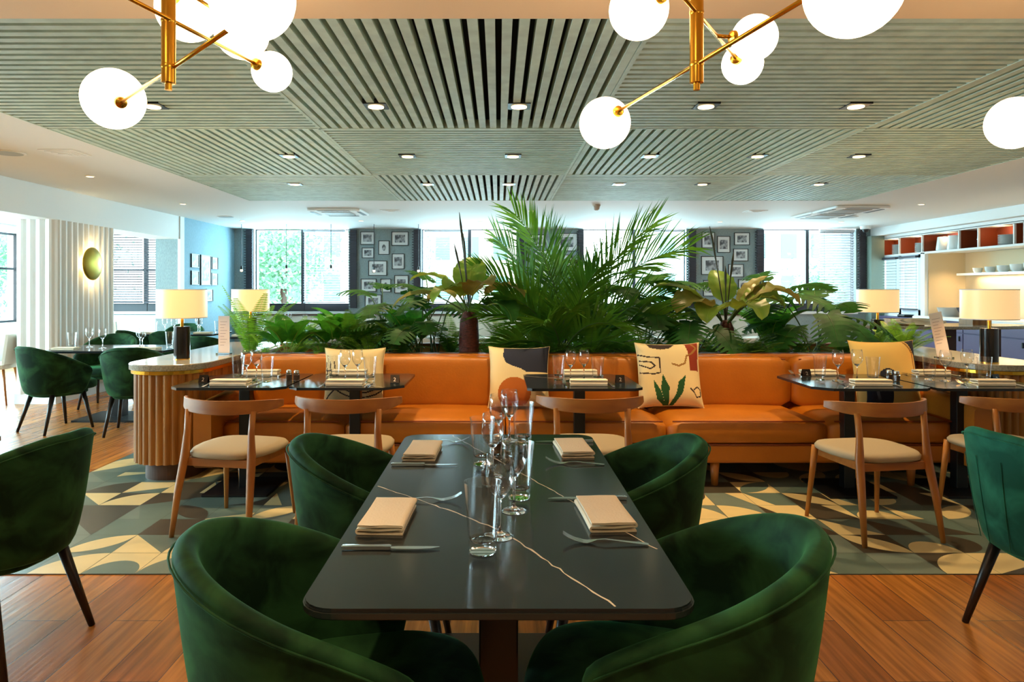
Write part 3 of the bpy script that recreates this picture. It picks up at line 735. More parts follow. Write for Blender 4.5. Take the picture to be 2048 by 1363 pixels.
# ceiling downlights
def downlight(x, y, label, sq=True, power=60, ang=80):
    z = ZC-(.0 if sq else 0)
    e = empty('downlight', (x, y, z), 0, label, 'downlight', 'recessed square downlights in the slatted ceiling' if sq else 'small round downlights in the white ceiling')
    if sq:
        MB().box(-.075, .075, -.075, .075, -.004, .03).build('housing', M['black'], e)
        MB().lathe([(.052, -.010), (.052, -.0045)], 24).build('lens', M['lens'], e)
    else:
        MB().lathe([(.05, -.006), (.05, 0)], 24).build('ring', M['white'], e); MB().lathe([(.035, -.009), (.035, -.0062)], 20).build('lens', M['lens'], e)
    if power: spot(x, y, ZC-.02, power, WARM, ang)
rows = [(4.55, [305, 752, 1038, 1412, 1712], 212), (6.26, [316, 578, 815, 1026, 1300, 1515, 1718], 312), (7.93, [590, 855, 1018, 1238, 1405, 1638], 368)]
rn = ['nearest', 'middle', 'farthest']
for ri, (Y, L_, py) in enumerate(rows):
    for i, px in enumerate(L_):
        if ri == 1 and i == 0: continue
        i2 = i-(1 if ri == 1 else 0); n = len(L_)-(1 if ri == 1 else 0)
        ordn = ['leftmost', 'second from left', 'third from left', 'fourth from left', 'fifth from left', 'sixth from left'][i2] if i2 < n-1 else 'rightmost'
        downlight((px-CX)*Y/F, Y, 'square black downlight in the slatted ceiling, %s of the %s row' % (ordn, rn[ri]), True, [70, 60, 26][ri])
wl = [(180, 352, 'white ceiling left of the slats, nearest'), (366, 407, 'white ceiling left of the slats, farther one'), (485, 441, 'ceiling before the blue side wall'), (722, 441, 'ceiling in front of the ten pictures'), (960, 443, 'ceiling behind the left trunk plant'), (1062, 421, 'ceiling just left of the palm tip'), (1303, 423, 'ceiling right of the smoke detector'), (1440, 443, 'ceiling above the right picture pier'), (1682, 443, 'ceiling before the right back window'), (1843, 408, 'white ceiling above the bar shelves')]
for px, py, d in wl:
    Y = (ZC-H)*F/(CY-py); downlight((px-CX)*Y/F, Y, 'small round downlight in the '+d, False, 14 if Y > 8 else 25)
# added warm fill spots above the foreground, out of view, without fittings
for x, y, d in ((-1.1, 1.0, 'left of'), (.35, .4, 'right of'), (1.9, 1.2, 'far right of'), (-2.6, 2.2, 'far left of')):
    spot(x, y, ZC-.02, 44, WARM, 84)

# other things on the ceiling
def on_ceiling(px, py): Y = (ZC-H)*F/(CY-py); return ((px-CX)*Y/F, Y, ZC)
for px, py, r, lb in ((15, 305, .14, 'round white ceiling speaker at the left edge'), (452, 433, .14, 'round grey ceiling speaker before the blue wall'), (1700, 433, .13, 'round ceiling speaker next to the right cassette unit')):
    x, y, z = on_ceiling(px, py); e = empty('ceiling_speaker', (x, y, z), 0, lb, 'speaker')
    MB().lathe([(r, -.008), (r*1.0, 0)], 32).build('rim', M['white'], e); MB().lathe([(r*.86, -.010), (r*.86, -.0082)], 32).build('grille', mat('speaker_grille', '#a9b4b8', .7), e)
for px, py, w_, lb in ((678, 422, .8, 'ceiling cassette air conditioner left of the picture pier'), (1650, 428, .8, 'ceiling cassette air conditioner near the bar, left unit'), (1700, 417, .8, 'ceiling cassette air conditioner near the bar, right unit')):
    x, y, z = on_ceiling(px, py); e = empty('air_conditioner', (x, y, z-.001), 0, lb, 'air conditioner')
    MB().prism(rrect(w_, w_, .04), -.035, 0).build('casing', M['white'], e, bevel=.01)
    for a, b in ((-.36, 0), (.36, 0), (0, -.36), (0, .36)):
        MB().box(a-(.03 if a else .24), a+(.03 if a else .24), b-(.03 if b else .24), b+(.03 if b else .24), -.04, -.034).build('louvre', mat('louvre', '#6d7376', .6), e)
    g = MB().box(-.22, .22, -.22, .22, -.044, -.036)
    g.build('grille', mat('intake_grille', '#8b8478', .6), e)
for px, py, w_, lb in ((130, 305, .3, 'square ceiling vent left of the slatted ceiling'), (783, 421, .32, 'square ceiling vent right of the left cassette unit'), (1510, 422, .3, 'small bright square ceiling vent before the right windows')):
    x, y, z = on_ceiling(px, py); e = empty('ceiling_vent', (x, y, z), 0, lb, 'vent')
    fr = MB()
    for i in range(4): s = w_*(1-.24*i); fr.prism(rrect(s, s, .01), -.006-.005*i, -.003*i)
    fr.build('diffuser', M['white'], e)
x, y, z = on_ceiling(1193, 409)
e = empty('smoke_detector', (x, y, z), 0, 'small round smoke detector on the ceiling right of the palm tip', 'smoke detector')
MB().lathe([(.02, -.085), (.04, -.07), (.05, -.03), (.06, -.02), (.06, 0)], 20).build('housing', mat('detector_plastic', '#b3a698', .5), e, smooth='auto')
x, y, z = on_ceiling(1733, 456); x = 7.1; y = 13.2
e = empty('dome_camera', (x, y, ZC), 0, 'white dome security camera in the corner above the right window', 'security camera')
MB().lathe([(.09, -.06), (.10, 0)], 24).build('mount', M['white'], e, smooth='auto'); MB().sphere((0, 0, -.07), .06, 16).build('dome', M['black'], e, smooth=True)

# pendants
def pendant(px, Y, ztip, lit, label):
    x = (px-CX)*Y/F; e = empty('pendant_lamp', (x, Y, ZC), 0, label, 'pendant lamp', 'thin pendant lamps near the back windows')
    MB().tube([(0, 0, 0), (0, 0, ztip+.08-ZC)], .006, 6).build('cord', M['frame_dark'], e)
    MB().lathe([(.012, ztip+.06-ZC), (.02, ztip+.03-ZC), (.02, ztip+.09-ZC), (.01, ztip+.1-ZC)], 12).build('socket', M['black'], e, smooth='auto')
    MB().sphere((0, 0, ztip+.015-ZC), .024, 12).build('bulb', M['bulb'] if lit else M['white'], e, smooth=True)
for px, Y, py, lb in ((483, 12.8, 542, 'pendant with glowing bulb left of the left back window'), (573, 12.8, 540, 'black pendant cord in front of the left back window, left one'), (662, 12.8, 540, 'black pendant cord in front of the left back window, right one'), (748, 12.8, 543, 'pendant with glowing bulb in front of the ten pictures'), (837, 12.8, 543, 'pendant with glowing bulb at the edge between ten pictures and window')):
    pendant(px, Y, H-(py-CY)*Y/F, True, lb)

# brass wall sconce on the fluted column
e = empty('wall_sconce', (XBEAM, 8.86, 1.71), 0, 'round brass dish wall light glowing on the fluted white column', 'wall light')
Rx = Matrix.Rotation(PI/2, 4, 'Y')
MB().lathe([(0, .135), (.06, .13), (.13, .115), (.19, .09), (.215, .07), (.213, .066), (.13, .10), (0, .115)], 40, mtx=Rx, cap=False).build('dish', M['brass_dark'], e, smooth=True)
MB().lathe([(.05, 0), (.05, .11)], 20, mtx=Rx).build('mount', M['gold'], e)
MB().lathe([(.08, .055), (.08, .085)], 24, mtx=Rx).build('bulb_ring', M['bulb'], e)
d = bpy.data.lights.new('sconce_light', 'POINT'); d.energy = 14; d.color = (1, .72, .36); d.shadow_soft_size = .05
for dy, dz in ((0, .15), (0, -.15), (.15, 0), (-.15, 0)):
    o = bpy.data.objects.new('sconce_light', d); C.objects.link(o); o.location = (.075, dy, dz); o.parent = e
d.energy = 3.5
# ================================================================ TABLEWARE
def tumbler_proto():
    mb = MB()
    mb.lathe([(0, 0), (.030, 0), (.0325, .003), (.0455, .166), (.0462, .168), (.0440, .168), (.0435, .166), (.0325, .034), (.028, .028), (.012, .0265), (0, .0265)], 36, cap=False)
    mb.m = [0 if sum(mb.v[i][2] for i in f)/len(f) < .036 else 1 for f in mb.f]
    return tag(mb.build('tumbler', [M['glass'], M['glass_thin']], smooth='auto'), 'x', 'glass')
def wine_proto():
    mb = MB()
    prof = [(0, 0), (.036, 0), (.0365, .0015), (.030, .004), (.012, .008), (.005, .014), (.0038, .03), (.0038, .085), (.006, .095), (.018, .108), (.031, .125), (.0375, .145), (.0385, .165), (.0355, .190), (.0315, .212),
            (.0308, .212), (.0345, .190), (.0373, .165), (.0363, .145), (.0300, .127), (.0175, .111), (.006, .101), (0, .0995)]
    mb.lathe(prof, 36, cap=False); mb.m = [0 if sum(mb.v[i][2] for i in f)/len(f) < .112 else 1 for f in mb.f]
    return tag(mb.build('wine_glass', [M['glass'], M['glass_thin']], smooth=True), 'x', 'glass')
def napkin_proto(w_=.125, l_=.235, seed=0):
    # folded ribbon cross-section (XZ) extruded along Y
    r = random.Random(seed); p = []
    th = .0028; z = th
    p += [(w_/2-.004, z)]+[(-w_/2+.006, z)]
    for i in range(1, 8): a = -PI/2-PI*i/8; p.append((-w_/2+.006+.0055*math.cos(a), z+.0055+.0055*math.sin(a)))
    z2 = z+.011; p += [(-w_/2+.006, z2)]+[(lerp(-w_/2, w_/2, t), z2+.0016*math.sin(t*9)) for t in (.3, .5, .7, .88)]
    for i in range(1, 8): a = -PI/2+PI*i/8; p.append((w_/2-.008+.0045*math.cos(a), z2+.0045+.0045*math.sin(a)))
    z3 = z2+.009; p += [(lerp(w_/2, -w_/2, t), z3-.0005*math.sin(t*7)) for t in (.12, .4, .7, .97)]
    rings = []; n = 6
    def off(k):
        a = Vector(p[max(0, k-1)]); b = Vector(p[min(len(p)-1, k+1)]); d = (b-a).normalized(); return Vector((-d.y, d.x))*th*.95
    L_ = [Vector(q)+off(k) for k, q in enumerate(p)]; R_ = [Vector(q)-off(k) for k, q in enumerate(p)]
    loop = L_+R_[::-1]
    for i in range(n+1):
        t = i/n; y = lerp(-l_/2, l_/2, t); rings.append([(q.x*(1-.03*math.sin(t*3)), y+.004*math.sin(q.x*60), max(.0004, q.y-.0003)) for q in loop])
    return tag(MB().loft(rings).build('napkin', M['napkin'], smooth='auto'), 'x', 'napkin')
def strip(mb, st, th, mi=0):   # st: (x, z, halfwidth)
    rings = [[(x, w_, z), (x, -w_, z), (x, -w_, z-th), (x, w_, z-th)] for x, z, w_ in st]; mb.loft(rings, mi)
def fork_proto():   # tines at +X
    mb = MB()
    strip(mb, [(-.105, .004, .004), (-.10, .0045, .0075), (-.06, .007, .0055), (0, .012, .003), (.02, .010, .003), (.035, .006, .009), (.045, .004, .0115), (.055, .0045, .012)], .0022)
    for i in range(4):
        y = -.0098+.0065*i; mb.loft([[(x, y-w_, z), (x, y+w_, z), (x, y+w_, z-.0018), (x, y-w_, z-.0018)] for x, z, w_ in ((.054, .0045, .0022), (.075, .009, .0019), (.092, .016, .0016), (.105, .024, .0008))])
    return tag(mb.build('fork', M['steel'], smooth='auto'), 'x', 'fork')
def knife_proto():  # blade at +X, edge down
    e = empty('knife', (0, 0, 0), 0, 'x', 'knife')
    mb = MB(); mb.loft([[(x, a*w_, .006+b*h_) for a, b in ((-1, -1), (-.3, -1.2), (.3, -1.2), (1, -1), (1, 1), (.3, 1.2), (-.3, 1.2), (-1, 1))] for x, w_, h_ in ((-.115, .003, .003), (-.112, .0078, .0042), (-.07, .0068, .0042), (-.02, .0062, .004), (0, .008, .004), (.005, .006, .003))]); mb.build('handle', M['steel'], e, smooth='auto')
    mb = MB(); mb.loft([[(x, c_-w_, .0052), (x, c_+w_, .0052), (x, c_+w_, .0038), (x, c_-w_, .0038)] for x, c_, w_ in ((.004, 0, .006), (.02, 0, .0085), (.07, -.0005, .009), (.10, .001, .007), (.122, .005, .0015))]); mb.build('blade', M['steel'], e)
    return e
tum, wine, nap, fork, knife = tumbler_proto(), wine_proto(), napkin_proto(), fork_proto(), knife_proto()
ZT = .7504
def shaker_proto():
    e = empty('shaker', (0, 0, 0), 0, 'x', 'shaker')
    MB().lathe([(.018, 0), (.021, .004), (.021, .045), (.017, .052), (.017, .056)], 8).build('jar', M['glass'], e)
    MB().lathe([(.0165, .004), (.0165, .04)], 8).build('filling', mat('pepper', '#5a3a20', .9), e)
    MB().lathe([(.018, .0565), (.018, .068), (.012, .073)], 16).build('cap', M['steel'], e, smooth='auto')
    return e
shaker = shaker_proto()
def sign_proto():
    e = empty('table_number_sign', (0, 0, 0), 0, 'x', 'table sign')
    MB().add([(-.03, -.022, 0), (.03, -.022, 0), (.03, .0, .05), (-.03, .0, .05), (-.03, .022, 0), (.03, .022, 0), (-.03, -.020, 0), (.03, -.020, 0), (.03, .0, .047), (-.03, 0, .047), (-.03, .020, 0), (.03, .020, 0)],
             [(0, 1, 2, 3), (3, 2, 5, 4), (7, 6, 9, 8), (8, 9, 10, 11), (0, 6, 7, 1), (4, 5, 11, 10), (0, 3, 9, 6), (3, 4, 10, 9), (1, 7, 8, 2), (2, 8, 11, 5)]).build('tent', M['marble_black'], e)
    cu = bpy.data.curves.new('number', 'FONT'); cu.body = '2'; cu.size = .036; cu.extrude = .0004; cu.align_x = 'CENTER'
    o = bpy.data.objects.new('number', cu); C.objects.link(o); o.parent = e; o.location = (0, -.0200, .010); o.rotation_euler = (math.radians(66), 0, 0); cu.materials.append(M['steel'])
    me = bpy.data.meshes.new_from_object(o); q = bpy.data.objects.new('number', me); C.objects.link(q); q.parent = e; q.location = o.location; q.rotation_euler = o.rotation_euler; bpy.data.objects.remove(o); q.name = 'number'
    return e
sign = sign_proto()
def tw(proto, p, rz, label, group): return place(proto, (p[0], p[1], ZT), rz, label, group)
# near table
side = {(-1, 0): 'front left', (1, 0): 'front right', (-1, 1): 'far left', (1, 1): 'far right'}
for (sx, k_), nm in side.items():
    nx, ny = {(-1, 0): (-.30, 1.865), (1, 0): (.293, 1.885), (-1, 1): (-.288, 2.62), (1, 1): (.292, 2.66)}[(sx, k_)]
    tw(nap, (nx, ny), sx*.0+(-.03 if sx < 0 else .06), 'folded cream napkin at the %s setting of the near table' % nm, 'folded cream napkins')
    kx, ky = {(-1, 0): (-.265, 1.652), (1, 0): (.27, 2.045), (-1, 1): (-.268, 2.435), (1, 1): (.275, 2.81)}[(sx, k_)]
    tw(knife, (kx, ky), 0 if sx < 0 else PI, 'steel table knife at the %s setting of the near table' % nm, 'steel table knives')
    fx, fy = {(-1, 0): (-.215, 2.03), (1, 0): (.265, 1.69), (-1, 1): (-.225, 2.80), (1, 1): (.275, 2.455)}[(sx, k_)]
    tw(fork, (fx, fy), (.06 if sx < 0 else PI-.12), 'steel fork with raised tines at the %s setting of the near table' % nm, 'steel forks')
for x, y, d in ((-.038, 1.638, 'nearest the camera, in front of the group'), (.062, 2.06, 'right of the middle, beside the front wine glasses'), (-.058, 2.46, 'left side towards the back of the group'), (.10, 2.79, 'rearmost, at the right back of the group')):
    tw(tum, (x, y), 0, 'tall tumbler on the near table, '+d, 'tall clear tumblers')
for x, y, d in ((.003, 1.74, 'the front one just behind the nearest tumbler'), (.044, 1.94, 'second from the front, with its foot fully visible'), (0, 2.72, 'rear left one of the back pair'), (.045, 2.84, 'rear right one of the back pair'), (-.02, 2.30, 'in the middle of the cluster')):
    tw(wine, (x, y), 0, 'stemmed wine glass on the near table, '+d, 'stemmed wine glasses')
tw(shaker, (-.035, 2.20), 0, 'small glass pepper shaker among the glasses of the near table', 'glass shakers')
tw(shaker, (-.005, 2.62), 0, 'small glass shaker towards the back of the near table glasses', 'glass shakers')
# sofa tables: tumbler, wine, wine, tumbler in a row; napkin near and far
TBL = [('leftmost sofa table', -1.75, [(476, 't'), (493, 'w'), (513, 'w'), (534, 't')], 462, 525), ('second sofa table from the left', -.99, [(668, 't'), (690, 'w'), (715, 'w'), (740, 't')], 692, 700),
       ('middle sofa table', .555, [(1117, 't'), (1141, 'w'), (1168, 'w'), (1195, 't')], 1177, 1160), ('fourth sofa table from the left', 2.40, [(1640, 't'), (1676, 'w'), (1714, 'w'), (1746, 't')], 1741, 1635), ('rightmost sofa table', 3.17, [(1859, 't'), (1891, 'w'), (1934, 'w'), (1969, 't')], 1985, 1862)]
on = ['left tumbler', 'left wine glass', 'right wine glass', 'right tumbler']
for nm, xc, gl, n0, n1 in TBL:
    for i, (px, k_) in enumerate(gl):
        Y = 4.72+(.04, -.03, .02, -.06)[i]; X = (px-CX)*Y/F
        tw(tum if k_ == 't' else wine, (X, Y), i, '%s of the four glasses on the %s' % (on[i], nm), 'tall clear tumblers' if k_ == 't' else 'stemmed wine glasses')
    for j, px in enumerate((n0, n1)):
        Y = 4.47 if j == 0 else 5.0; X = (px-CX)*Y/F; d = ('near', 'far')[j]
        tw(nap, (X, Y), PI/2+(.05 if j else -.03), 'cream napkin on the %s edge of the %s' % (d, nm), 'folded cream napkins').scale = (.75, 1.02, 1.6)
        tw(knife, (X+.15, Y+.02), PI/2, 'steel knife right of the %s napkin on the %s' % (d, nm), 'steel table knives')
        tw(fork, (X-.15, Y+.02), PI/2, 'steel fork left of the %s napkin on the %s' % (d, nm), 'steel forks')
for px, Y, lb in ((578, 4.72, 'left shaker of the pair between the two left sofa tables'), (593, 4.70, 'right shaker of the pair between the two left sofa tables'), (1778, 4.72, 'left shaker of the pair between the two right sofa tables'), (1793, 4.66, 'right shaker of the pair between the two right sofa tables')):
    tw(shaker, ((px-CX)*Y/F, Y), .2, lb, 'glass shakers')
for px, Y, nm in ((408, 4.62, 'leftmost sofa table'), (790, 4.62, 'second sofa table from the left'), (1240, 4.62, 'middle sofa table'), (1612, 4.95, 'fourth sofa table from the left'), (1990, 4.66, 'rightmost sofa table')):
    tw(sign, ((px-CX)*Y/F, Y), .0 if px < 1900 else .3, 'small dark tent sign with number on the %s' % nm, 'table number signs')

# ================================================================ PILLOWS (pattern woven into each cover)
def inside(p, poly):
    x, y = p; r = False; n = len(poly)
    for i in range(n):
        x1, y1 = poly[i]; x2, y2 = poly[(i+1) % n]
        if (y1 > y) != (y2 > y) and x < (x2-x1)*(y-y1)/(y2-y1)+x1: r = not r
    return r
def near_line(p, pts, w_):
    P = Vector(p)
    for a, b in zip(pts, pts[1:]):
        a, b = Vector(a), Vector(b); d = b-a; t = max(0, min(1, (P-a).dot(d)/max(1e-9, d.length_squared)))
        if (a+d*t-P).length < w_: return True
    return False
def ell(cx, cy, rx, ry, n=28): return [(cx+rx*math.cos(2*PI*i/n), cy+ry*math.sin(2*PI*i/n)) for i in range(n)]
PC = [mat('pillow_cream', '#e6cf9c', .9, bump=(200, .15)), mat('pillow_navy', '#262a3c', .9), mat('pillow_orange', '#b4601c', .9), mat('pillow_rust', '#8a2e14', .9), mat('pillow_green', '#1d5226', .9), mat('pillow_line', '#3a2a26', .9), mat('pillow_yellow', '#e3bd6c', .9), mat('pillow_tan', '#9a6a30', .9)]
def pillow(loc, rz, lean, size, shapes, base, label):
    """shapes: ('p', colour, polygon) or ('l', colour, points, width); coordinates 0..1 across the front, y up"""
    e = empty('throw_pillow', loc, rz, label, 'pillow', 'patterned throw pillows on the sofa')
    N = 84; mb = MB(); vs = []; fs = []; mi = []
    def pt(u, v, sgn):
        a, b = 2*u-1, 2*v-1; pin = 1-.075*(1-abs(a)**3)*(abs(b)**2); pin2 = 1-.075*(1-abs(b)**3)*(abs(a)**2)
        th = .075*((1-a**4)*(1-b**4))**.55*(1+.06*math.sin(9*u+5*v))
        return Vector((a*size/2*pin2, sgn*th, size/2+b*size/2*pin))
    R = Matrix.Rotation(lean, 4, 'X')
    for sgn in (-1, 1):
        k0 = len(vs)
        for j in range(N+1):
            for i in range(N+1): vs.append(R @ pt(i/N, j/N, sgn))
        for j in range(N):
            for i in range(N):
                a = k0+j*(N+1)+i; fs.append((a, a+1, a+N+2, a+N+1) if sgn < 0 else (a, a+N+1, a+N+2, a+1)); c_ = base
                if sgn < 0:
                    p = ((i+.5)/N, (j+.5)/N)
                    for s in shapes:
                        if (s[0] == 'p' and inside(p, s[2])) or (s[0] == 'l' and near_line(p, s[2], s[3])): c_ = s[1]
                mi.append(c_)
    mb.v = vs; mb.f = fs; mb.m = mi
    mb.build('cover', PC, e, smooth=True, weld=True)
    edge = [R @ pt(*q, -1) for q in [(i/20, 0) for i in range(21)]+[(1, i/20) for i in range(1, 21)]+[(1-i/20, 1) for i in range(1, 21)]+[(0, 1-i/20) for i in range(1, 21)]]
    MB().tube(edge, .003, 5).build('seam', PC[base], e)
    return e
def arc_(cx, cy, r, a0, a1, n=14): return [(cx+r*math.cos(lerp(a0, a1, i/n)), cy+r*math.sin(lerp(a0, a1, i/n))) for i in range(n+1)]
pillow((-1.09, 5.12, .485), .05, -.24, .46, [('l', 5, [(0, .62), (.25, .58), (.28, .4)], .012), ('l', 5, [(.02, .05), (.1, .2), (.2, .3), (.18, .42)], .012)]+[('l', 5, arc_(.62, .75, r, PI, 2*PI), .011) for r in (.60, .52, .44)]+[('l', 5, [(.55, .36), (.6, 0)], .012)], 0, 'cream pillow with dark curved lines behind the left sofa tables')
pillow((.155, 5.14, .485), -.03, -.26, .47, [('p', 1, [(.25, 1), (.24, .82), (.28, .72), (.4, .66), (.52, .62), (.62, .56), (1, .56), (1, 1)]), ('p', 2, ell(.42, .22, .27, .26))], 0, 'cream pillow with a navy block and an orange disc')
pillow((1.30, 5.14, .485), .02, -.26, .50, [('p', 5, [(.16, 1), (.2, .92), (.36, .885), (.5, .91), (.58, .97), (.6, 1)]), ('p', 3, [(.75, 1), (.79, .82), (.80, .55), (.95, .54), (.97, 1)]), ('l', 7, [(.86, .97), (.93, .9), (.85, .82), (.76, .78), (.72, .66), (.62, .62), (.52, .65)], .013),
        ('p', 4, [(.37, 0), (.27, .1), (.23, .3), (.22, .42), (.33, .25), (.40, 0)]), ('p', 4, [(.4, 0), (.33, .28), (.37, .5), (.46, .3), (.45, 0)]), ('p', 4, [(.45, 0), (.56, .2), (.6, .38), (.72, .48), (.66, .22), (.52, 0)]),
        ('l', 5, [(0, .8), (.15, .76), (.33, .75), (.34, .52), (.24, .5), (.02, .52)], .010), ('l', 5, [(.02, .7), (.2, .68), (.26, .62), (.18, .58), (.02, .64)], .010), ('l', 5, [(.84, .26), (.9, .3), (.97, .26), (.96, .16), (.88, .14), (.84, .22), (.78, .28)], .010)], 0, 'cream pillow with green leaves, rust patch and outline drawings')
pillow((2.93, 5.10, .485), .08, -.24, .52, [('p', 1, [(.84, 1), (.93, .75), (.92, .4), (1, .3), (1, 1)]), ('l', 7, [(.80, 1), (.89, .8), (.90, .35)], .014), ('p', 1, arc_(.45, .42, .15, 0, PI)), ('p', 1, [(.1, 0), (.1, .3), (.50, .3), (.50, 0)])], 6, 'yellowish pillow with navy corner behind the right sofa tables')

# menu cards standing on the consoles
def menu(loc, rz, lean, w_, h_, label):
    e = empty('menu_card', loc, rz, label, 'menu card', 'menu cards on the consoles')
    R = Matrix.Rotation(lean, 4, 'Y')
    MB().box(-w_/2, w_/2, -.0015, .0015, .012, h_, mtx=R).build('card', M['paper'], e)
    MB().box(-w_/2-.01, w_/2+.01, -.03, .03, 0, .012).build('base', M['glass'], e)
    tx = MB()
    for i in range(9): tx.box(-w_/2+.015, w_/2-.02-.012*(i % 3), -.0022, -.0015, h_-.05-i*.024, h_-.046-i*.024, mtx=R)
    tx.build('faint_text_lines', mat('faint_print', '#9a9aa8', .8), e)
menu((-2.26, 5.62, .845), 0, 0, .092, .315, 'tall white menu card standing on the left console beside the marble lamp')
menu((3.46, 5.30, .845), 0, -.20, .10, .36, 'tilted pale menu card on the right console')

# ================================================================ PICTURES
def picture_mats():
    out = []
    for i in range(4):
        m = bpy.data.materials.new('photo_print'); m.use_nodes = True; nt = m.node_tree; b = nt.nodes['Principled BSDF']; tc = nt.nodes.new('ShaderNodeTexCoord'); n = nt.nodes.new('ShaderNodeTexNoise'); n.inputs['Scale'].default_value = 9+2*i; n.inputs['Detail'].default_value = 3
        r = nt.nodes.new('ShaderNodeValToRGB'); r.color_ramp.interpolation = 'B_SPLINE'; r.color_ramp.elements[0].position = .44; r.color_ramp.elements[1].position = .6; r.color_ramp.elements[0].color = (.01, .012, .02, 1); r.color_ramp.elements[1].color = (.5, .52, .55, 1)
        nt.links.new(tc.outputs['Object'], n.inputs[0]); nt.links.new(n.outputs[0], r.inputs[0]); nt.links.new(r.outputs[0], b.inputs['Base Color']); b.inputs['Roughness'].default_value = .5; out.append(m)
    return out
PM = picture_mats(); matb = mat('mat_board', '#d9dcdc', .8)
def picture(loc, w_, h_, rz, pw, ph, label, i=0, oval=False, group='framed photographs on the walls'):
    e = empty('framed_picture', loc, rz, label, 'picture', group); t = .012
    MB().box(-w_/2, w_/2, -.02, 0, -h_/2, -h_/2+t).box(-w_/2, w_/2, -.02, 0, h_/2-t, h_/2).box(-w_/2, -w_/2+t, -.02, 0, -h_/2+t, h_/2-t).box(w_/2-t, w_/2, -.02, 0, -h_/2+t, h_/2-t).build('frame', M['black'], e)
    MB().box(-w_/2+t, w_/2-t, -.010, -.002, -h_/2+t, h_/2-t).build('mat_board', matb, e)
    if oval: MB().add([(pw/2*math.cos(a), -.0112, ph/2*math.sin(a)) for a in [2*PI*k/20 for k in range(20)]], [tuple(range(20))]).build('print', PM[i % 4], e)
    else: MB().box(-pw/2, pw/2, -.0115, -.010, -ph/2, ph/2).build('print', PM[i % 4], e)
def wallpic(px0, px1, py0, py1, lb, i, land=True, oval=False, sc=(.6, .55)):
    Y = YB; w_ = (px1-px0)*Y/F; h_ = (py1-py0)*Y/F; c_ = at((px0+px1)/2, (py0+py1)/2, Y)
    picture((c_.x, Y-.002, c_.z), w_, h_, 0, w_*sc[0], h_*sc[1], lb, i, oval)
G1 = [(721, 749, 463, 489, 'top left of the left pier'), (757, 779, 481, 509, 'small oval portrait, upper middle of the left pier'), (783, 817, 463, 491, 'top right of the left pier'), (724, 748, 495, 516, 'second down on the left edge of the left pier'), (784, 809, 507, 538, 'portrait right side of the left pier'), (737, 774, 521, 551, 'large landscape in the middle of the left pier'),
      (722, 753, 557, 583, 'lower left of the left pier'), (761, 782, 557, 584, 'small oval portrait, lower middle of the left pier'), (789, 817, 550, 586, 'tall one lower right of the left pier'), (730, 763, 589, 617, 'lowest on the left pier, partly behind leaves')]
for i, (a, b, c_, d, lb) in enumerate(G1): wallpic(a, b, c_, d, 'black framed photograph, '+lb, i, oval='oval' in lb, sc=(.35, .45) if 'oval' in lb else (.6, .55))
G2 = [(1403, 1429, 464, 496, 'top left of the right pier, reddish print'), (1434, 1460, 472, 505, 'upper middle of the right pier, sketched figure'), (1468, 1499, 465, 490, 'top right of the right pier'), (1402, 1446, 512, 549, 'large one left side of the right pier'), (1466, 1496, 497, 522, 'right side of the right pier, second down'), (1456, 1487, 528, 554, 'right side of the right pier, third down'), (1476, 1500, 558, 590, 'lowest right of the right pier, partly behind leaves'), (1406, 1430, 560, 592, 'lowest left of the right pier, partly behind leaves')]
for i, (a, b, c_, d, lb) in enumerate(G2): wallpic(a, b, c_, d, 'black framed photograph, '+lb, i+1)
G3 = [(1060, 1091, 469, 493, 'upper left of the pier behind the palm'), (1112, 1155, 466, 502, 'upper right of the pier behind the palm'), (1068, 1098, 500, 530, 'left middle of the pier behind the palm'), (1110, 1144, 509, 545, 'right middle of the pier behind the palm'), (1066, 1100, 540, 575, 'lower left of the pier behind the palm')]
for i, (a, b, c_, d, lb) in enumerate(G3): wallpic(a, b, c_, d, 'black framed photograph, '+lb, i+2)
for px, py, wpx, hpx, lb in ((389, 521, 15, 27, 'upper left of the blue wall, pale print'), (389, 555, 15, 28, 'lower left of the blue wall, pale print'), (410.5, 540, 20, 60, 'large dark one in the middle of the blue wall'), (428.5, 526, 12, 25, 'upper right of the blue wall'), (428, 558, 12, 25, 'middle right of the blue wall'), (418, 590, 13, 25, 'lowest on the blue wall')):
    Y = -XBEAM*F/(CX-px); z = H-(py-CY)*Y/F; h_ = hpx*Y/F; w_ = abs(-XBEAM*F/(CX-px-wpx/2)+XBEAM*F/(CX-px+wpx/2))
    picture((XBEAM+.002, Y, z), w_, h_, PI/2, w_*.62, h_*.7, 'framed photograph, '+lb, int(px) % 4, False, 'framed photographs on the blue wall')

# ================================================================ BAR SIDE
cab = empty('bar_counter', (XR, 10, 0), 0, 'long plum coloured cabinet counter along the right wall', 'counter')
MB().box(-.20, -.002, -2.4, 3.54, .1, .84).build('cabinet_body', M['cabinet'], cab); MB().box(-.15, -.002, -2.4, 3.54, 0, .1).build('plinth', M['black'], cab)
MB().box(-.24, .70, -2.4, 2.27, .86, .90).build('worktop', M['white'], cab); MB().box(-.21, -.002, -2.4, 3.54, .84, .86).build('worktop_edge', M['cabinet'], cab)
for i in range(8):
    d_ = MB().box(-.222, -.202, -2.38+i*.67, -2.38+i*.67+.65, .12, .66).build('door', M['cabinet'], cab); MB().box(-.24, -.222, -2.38+i*.67+.06, -2.38+i*.67+.08, .54, .62).build('handle', M['black'], d_)
    d_ = MB().box(-.222, -.202, -2.38+i*.67, -2.38+i*.67+.65, .68, .82).build('drawer', M['cabinet'], cab)
sh = empty('shelf_unit', (XR, 10.7, 2.2), 0, 'high row of open cubbies with rust coloured insides above the bar', 'shelf')
ysv = [7.7, 8.6, 9.2, 9.73, 10.13, 10.42, 10.93, 11.45, 12.28, 12.95, 13.70]
